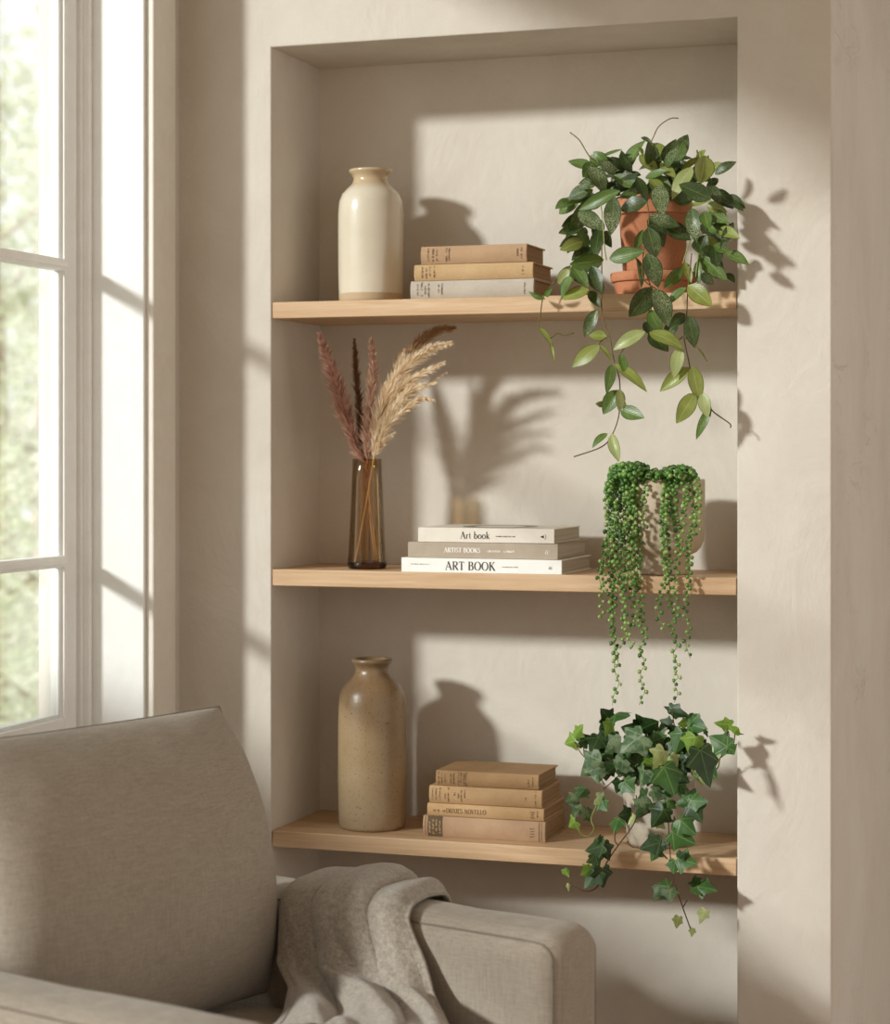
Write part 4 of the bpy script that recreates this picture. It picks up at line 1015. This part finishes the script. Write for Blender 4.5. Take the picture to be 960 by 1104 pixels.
for _ in range(60):
    a, q = ri_.uniform(0, 2*pi), ri_.uniform(.1, 1)**.6
    x, y = 500+300*q*cos(a), 285+125*q*sin(a); l = ri_.uniform(60, 105); b_ = a+ri_.uniform(-1, 1)
    CROWN.append((x, y, x+cos(b_)*l, y+abs(sin(b_))*l*.8+ri_.uniform(-20, 30), ri_.uniform(.01, .08), ri_.choice((0, 0, 0, 1, 1, 2))))
CROWN = [r[:4]+(r[4]-.10 if (r[0] > 740 and k % 3) else r[4],)+r[5:] for k, r in enumerate(CROWN)]
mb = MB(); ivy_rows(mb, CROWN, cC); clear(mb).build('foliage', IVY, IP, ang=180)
def stalks(rows, c, r, mat): 
    for pts in rows:
        mb = stems([pts], c, r, .0); clear(mb).build('stalk', mat, IP, ang=180)
stalks([[(95,240,.04),(130,300,.03),(180,350,.02)],[(140,265,.04),(155,320,.03),(182,350,.02)],[(230,425,.01),(250,460,.01)],[(245,485,.0),(300,435,.01)],[(265,320,.01),(300,350,.01)],[(300,180,.03),(315,215,.03),(340,300,.04)],
        [(740,400,.02),(830,380,-.03),(850,320,-.05),(890,285,-.06)],[(885,170,-.06),(885,240,-.06)],[(925,200,-.05),(920,245,-.06)],[(600,80,.05),(618,200,.05)],[(300,435,.01),(360,380,.04)]], cC, .0011, M['stem_brown'])
IVINES = [
 ('D', [[(415,-60,-.02),(415,25,-.03),(400,90,-.035),(320,200,-.04),(260,290,-.04),(250,330,-.04)],[(320,200,-.04),(303,170,-.035),(310,110,-.03)],[(70,395,-.04),(150,435,-.04),(210,415,-.04),(240,340,-.04)]],
  [(234,152,220,192,-.04,0,.6),(242,200,148,226,-.05,1),(240,192,278,278,-.045,0),(202,248,222,325,-.05,1),(240,318,250,422,-.05,0),(214,330,142,418,-.05,1),(182,322,128,352,-.045,3),(42,322,68,358,-.04,3,.8),(64,398,66,440,-.04,4,.6)]),
 ('D', [[(560,-60,-.05),(580,80,-.055),(585,180,-.055),(600,340,-.055),(625,430,-.055),(655,520,-.055),(695,630,-.055)],[(550,240,-.055),(575,270,-.055)],[(370,180,-.03),(390,205,-.04),(425,212,-.05)],[(655,520,-.055),(680,480,-.055)]],
  [(538,186,430,215,-.06,0),(526,212,490,282,-.06,1),(520,192,500,138,-.06,0),(540,200,582,186,-.06,0),(600,130,722,192,-.06,1),(626,268,728,292,-.06,1),(616,275,606,345,-.06,1),(634,262,662,232,-.06,0),(582,412,506,400,-.06,1),(560,420,504,484,-.06,2),(586,422,590,488,-.06,2),
   (732,412,822,420,-.06,1),(722,415,748,458,-.06,1),(728,405,718,355,-.06,0),(636,568,624,628,-.055,4,.8),(770,534,744,602,-.055,4,.8),(706,628,702,664,-.055,4,.7)]),
]
for _, st, lv in IVINES:
    v_ = clear(stems(st, cD, .0013, -.05)).build('vine', M['stem_brown'], IP, ang=180)
    mb = MB(); ivy_rows(mb, lv, cD, .01, 4); clear(mb).build('vine_leaves', IVY, v_, ang=180)
v_ = stems([[(100,90,-.02),(130,140,-.02),(170,150,-.02),(195,110,-.02),(180,60,-.01),(215,-20,.0)]], cD, .0010, 0).build('vine', M['stem_green'], IP, ang=180)

# ------------------------------------------------------------------ dried grasses in the amber vase
def hair_mat(name, a, b):
    t = NT(name); nz = t.noise(t.co('Object'), 60, 3); col = t.mix(t.ramp(nz, [(.3, 0.0), (.7, 1.0)]), lin(a), lin(b))
    return translucent2(t, col)
def translucent2(t, col):
    p = t.pbsdf(col, .8, None, **{'Specular IOR Level': .15}); tl = t.n('ShaderNodeBsdfTranslucent', {'Color': col}).outputs[0]
    return t.done(t.n('ShaderNodeMixShader', {0: .35, 1: p, 2: tl}).outputs[0])
def cG(x, y): return 330+x/5.647, 340+y/5.647
def cH(x, y): return 350+x/6.9, 470+y/6.9
def plume(mb, path, n, hl, ang, rr, wid=.0008, grav=.25, t0=0., taper=.8):
    path = cr(path, 10); N = len(path)
    for _ in range(n):
        t = t0+(1-t0)*rr.random()**.95; k = min(N-2, int(t*(N-1))); q = t*(N-1)-k
        p = path[k].lerp(path[k+1], q); ax = (path[k+1]-path[k]).normalized()
        ra = ax.orthogonal().normalized(); rb = ax.cross(ra); a = rr.uniform(0, 2*pi); rad = ra*cos(a)+rb*sin(a)
        th = R(ang)*rr.uniform(.5, 1.35); L = hl*(1-taper*t**1.6)*rr.uniform(.6, 1.15)*(.55+.45*min(1, t/.12))
        d = ax*cos(th)+rad*sin(th); sd = d.cross(Vector((rr.gauss(0, 1), rr.gauss(0, 1), rr.gauss(0, 1)))).normalized()
        pts = []; 
        for i in range(4):
            f = i/3; pts.append(p+d*L*f+rad*L*.10*f*f+Vector((0, 0, -grav*L*f*f*.5)))
        vs = []
        for i, pp in enumerate(pts):
            w_ = wid*(1, 1.25, .9, .15)[i]; vs += [pp-sd*w_, pp+sd*w_]
        mb.add(vs, [(0, 1, 3, 2), (2, 3, 5, 4), (4, 5, 7, 6)])
def grass(label, straw, axis, hairs, mat, smat, rs=.0011):
    t = thing('dried_grass_stem', label, 'dried grass', straw[0], 0, 'dried grass stems in the amber vase')
    mb = MB(); mb.tube(cr(straw, 6), rs, 6); mb.build('stem', smat, t, ang=180)
    mb = MB(); rr = random.Random(hash(label) % 1000 if False else len(label))
    for pth, n, hl, ang in hairs: plume(mb, pth, n, hl, ang, rr)
    mb.build('plume', mat, t, smooth=False)
def G_(pts, y): return [cvt(cG, 1, p[0], p[1], (y+(p[2] if len(p) > 2 else 0))) for p in pts]
def H_(pts, y): return [cvt(cH, 1, p[0], p[1], y+(p[2] if len(p) > 2 else 0)) for p in pts]
M['straw'] = plain('straw', '#d2b27c', .6, .3, var='#dcc08e')
M['straw_d'] = plain('dark_straw', '#7d5a38', .65, .3, var='#8a6642')
PINK = hair_mat('dusty_pink_grass', '#ad8170', '#d0a893'); ROSE = hair_mat('rose_tan_grass', '#b68c78', '#dabba4'); BROWN = hair_mat('brown_grass', '#7d6048', '#9b7a5c')
CREAM = hair_mat('cream_grass', '#ead4b2', '#f9efda'); TAN = hair_mat('tan_grass', '#b08b63', '#cfae86')
yb = .085
ax = G_([(365,900),(300,800),(240,600,-.01),(185,420,-.02),(130,260,-.025),(85,120,-.03)], yb)
grass('dusty pink dried grass plume leaning towards the window', H_([(345,930,.012),(320,500),(290,300)], yb)+[ax[0], ax[1]], ax, [(ax[1:], 2100, .046, 27), (ax[:3], 450, .032, 20)], PINK, M['straw_d'])
ax = G_([(360,900),(335,700,.02),(315,450,.03),(300,280,.035),(296,150,.035)], yb)
grass('slender dark brown dried grass plume behind the pink ones', H_([(330,930,.010),(330,600),(325,420)], yb)+[ax[0]], ax, [(ax, 1000, .034, 20)], BROWN, M['straw_d'])
mbx = H_([(318,420),(315,300),(325,180)], yb)
ax = G_([(375,900),(380,700),(398,480,-.005),(408,300,-.005),(396,150,-.005)], yb)
grass('upright rose tan dried grass plume in the middle of the vase', H_([(395,930,.008),(345,560),(330,420)], yb)+[ax[0], ax[1]], ax, [(ax, 1400, .042, 23), (mbx, 350, .024, 14)], ROSE, M['straw'])
ax = G_([(440,720,.01),(500,500,.02),(570,330,.03),(670,190,.035),(790,95,.035),(895,75,.035)], yb)
grass('tan dried grass plume arching furthest across under the shelf', H_([(380,930,-.01),(330,500),(365,200)], yb)+[ax[0]], ax, [(ax[1:], 1200, .046, 22)], TAN, M['straw'])
m = G_([(412,870),(440,650),(500,480),(590,340),(680,260),(770,200,-.01),(875,168,-.02)], yb)
br = [G_(p, yb) for p in ([(430,800),(500,670,-.01),(600,575,-.02),(690,512,-.03),(775,515,-.035)], [(445,700),(540,560,-.01),(640,455,-.02),(790,410,-.03)], [(470,620),(560,470),(680,370,-.01),(835,290,-.02)],
      [(460,640,.01),(520,450,.015),(565,330,.02),(600,220,.02)], [(440,760),(500,640),(580,560,.01),(640,480,.01),(850,350,.0)], [(425,850),(470,770,-.01),(540,715,-.02)], [(450,700),(465,560,.0),(478,410,.0)])]
grass('cream feathery pampas plume drooping away from the window', H_([(228,935,-.012),(300,560,-.012),(360,200,-.008)], yb)+[m[0], m[1]], m,
      [(m, 2200, .054, 21)]+[(b, int(n_*1.4), h_*1.15, 19) for b, n_, h_ in zip(br, (520, 480, 560, 520, 420, 240, 160), (.030, .032, .036, .036, .032, .022, .016))], CREAM, M['straw'], .0014)
# ------------------------------------------------------------------ garden beyond the glass
M['lawn'] = plain('garden_grass', '#a9ad92', .9, .1, .5, 8, '#b9bba4')
mb = MB(); mb.add([(-40, -20, -.35), (XO, -20, -.35), (XO, 40, -.35), (-40, 40, -.35)], [(0, 1, 2, 3)])
tag(mb.build('ground', M['lawn'], smooth=False), 'pale garden ground outside', None, None, 'structure')
def out_leaf(name, a, b):
    t = NT(name); nz = t.noise(t.co('Object'), 3, 3); col = t.mix(nz, lin(a), lin(b))
    p = t.pbsdf(col, .5); tl = t.n('ShaderNodeBsdfTranslucent', {'Color': col}).outputs[0]
    return t.done(t.n('ShaderNodeMixShader', {0: .5, 1: p, 2: tl}).outputs[0])
OL = [out_leaf('garden_leaf_pale', '#e6ead2', '#f3f4e6'), out_leaf('garden_leaf_green', '#c9d3ac', '#dfe5c8')]
mb = MB(); mb.box((-1.62, -2.5, -.35), (-1.45, -1.5, 1.60)); tag(mb.build('sun_blocker', M['ceil'], smooth=False), 'pale block added outside, out of view, to shade the lower niche', None, None, 'structure')  # unseen block, added so the sun misses the lower niche wall
M['bark'] = plain('pale_bark', '#b3a691', .9, .1, .5, 20, '#c2b6a2')
def tree(name, label, base, h, rx, zc, rz, n, sz, seed):
    rr = random.Random(seed); base = Vector(base)
    t = thing(name, label, 'tree' if 'tree' in name else 'shrub', base, 0, 'garden plants outside the window')
    mb = MB(); mb.tube(cr([base, base+Vector((.05, .04, h*.35)), base+Vector((-.06, .1, h*.7)), base+Vector((.02, .0, h*.95))], 5), [.07*(1-.9*i/16) for i in range(16)], 8)
    for _ in range(14):
        z0 = h*rr.uniform(.2, .8); a = rr.uniform(0, 2*pi); l = rx*rr.uniform(.5, .9)
        mb.tube(cr([base+Vector((0, .05, z0)), base+Vector((cos(a)*l*.5, sin(a)*l*.5, z0+l*.35)), base+Vector((cos(a)*l, sin(a)*l, z0+l*.5))], 4), [.02, .018, .016, .014, .012, .01, .008, .006, .004], 5)
    mb.build('trunk', M['bark'], t)
    mb = MB()
    for _ in range(n):
        while True:
            p = Vector((rr.uniform(-1, 1), rr.uniform(-1, 1), rr.uniform(-1, 1)))
            if p.length < 1 and mnoise.noise(p*2.6+Vector((seed, 0, 0))) > -.12: break
        c = base+Vector((p.x*rx, p.y*rx, zc+p.z*rz))
        a = Vector((rr.gauss(0, 1), rr.gauss(0, 1), rr.gauss(0, .6))).normalized(); b = a.orthogonal().normalized(); s = sz*rr.uniform(.6, 1.2)
        mb.add([c-a*s, c+b*s*.45, c+a*s, c-b*s*.45], [(0, 1, 2, 3)], mi=0 if rr.random() < .6 else 1)
    mb.build('crown', OL, t, smooth=False)
def gp(u, d): q = CAM+(FW+RT*((u-480)/F))*d; return (q.x, q.y, -.35)
tree('garden_tree', 'pale leafy tree blurred outside behind the upper panes', gp(-5, 12.5), 4.2, 1.4, 2.5, 1.5, 3400, .055, 3)
tree('garden_shrub', 'light green shrub blurred outside behind the lowest pane', gp(40, 10.5), 2.3, 1.1, 1.15, 1.15, 4600, .045, 8)
tree('garden_tree', 'pale tree far back in the garden, seen beside the window jamb', gp(75, 17.), 5.4, 2.3, 3.0, 2.3, 4200, .08, 12)
# ------------------------------------------------------------------ light, world, camera
sd = Vector((.87, 1., -.47)).normalized()
sun = bpy.data.objects.new('sun', bpy.data.lights.new('sun', 'SUN')); COL.objects.link(sun)
sun.rotation_euler = sd.to_track_quat('-Z', 'Y').to_euler(); sun.location = (-3, -4, 4)
sun.data.energy = 7.6; sun.data.angle = R(5.0); sun.data.color = (1., .992, .975)
w = bpy.data.worlds.new('sky'); sc.world = w; w.use_nodes = True; nt = w.node_tree; nt.nodes.clear()
tc = nt.nodes.new('ShaderNodeTexCoord'); sp = nt.nodes.new('ShaderNodeSeparateXYZ'); nt.links.new(tc.outputs['Generated'], sp.inputs[0])
rp = nt.nodes.new('ShaderNodeValToRGB'); mr = nt.nodes.new('ShaderNodeMapRange'); mr.inputs[1].default_value = -1; mr.inputs[2].default_value = 1
nt.links.new(sp.outputs[0], mr.inputs[0]); nt.links.new(mr.outputs[0], rp.inputs[0])
e = rp.color_ramp.elements; e[0].position = .30; e[0].color = (1.42, 1.44, 1.44, 1); e[1].position = .47; e[1].color = (.30, .152, .056, 1)
q = e.new(1.0); q.color = (1.16, 1.07, .96, 1)
bg = nt.nodes.new('ShaderNodeBackground'); nt.links.new(rp.outputs[0], bg.inputs[0]); bg.inputs[1].default_value = 1.0
wo = nt.nodes.new('ShaderNodeOutputWorld'); nt.links.new(bg.outputs[0], wo.inputs[0])
cd = bpy.data.cameras.new('camera'); cam = bpy.data.objects.new('camera', cd); COL.objects.link(cam)
cam.location = CAM; cam.rotation_euler = (pi/2, 0, YAW)
cd.sensor_fit = 'HORIZONTAL'; cd.sensor_width = 36; cd.lens = F*36/960; cd.shift_y = -(552-HZ)/960
cd.dof.use_dof = True; cd.dof.focus_distance = 3.95; cd.dof.aperture_fstop = 4.0
cd.clip_start = .05; cd.clip_end = 200
sc.camera = cam
sc.view_settings.view_transform = 'Standard'; sc.view_settings.look = 'None'
sc.view_settings.exposure = 0; sc.view_settings.gamma = 1
sc.cycles.use_denoising = True
sc.cycles.max_bounces = 12; sc.cycles.transparent_max_bounces = 24; sc.cycles.diffuse_bounces = 6
sc.cycles.sample_clamp_indirect = 6
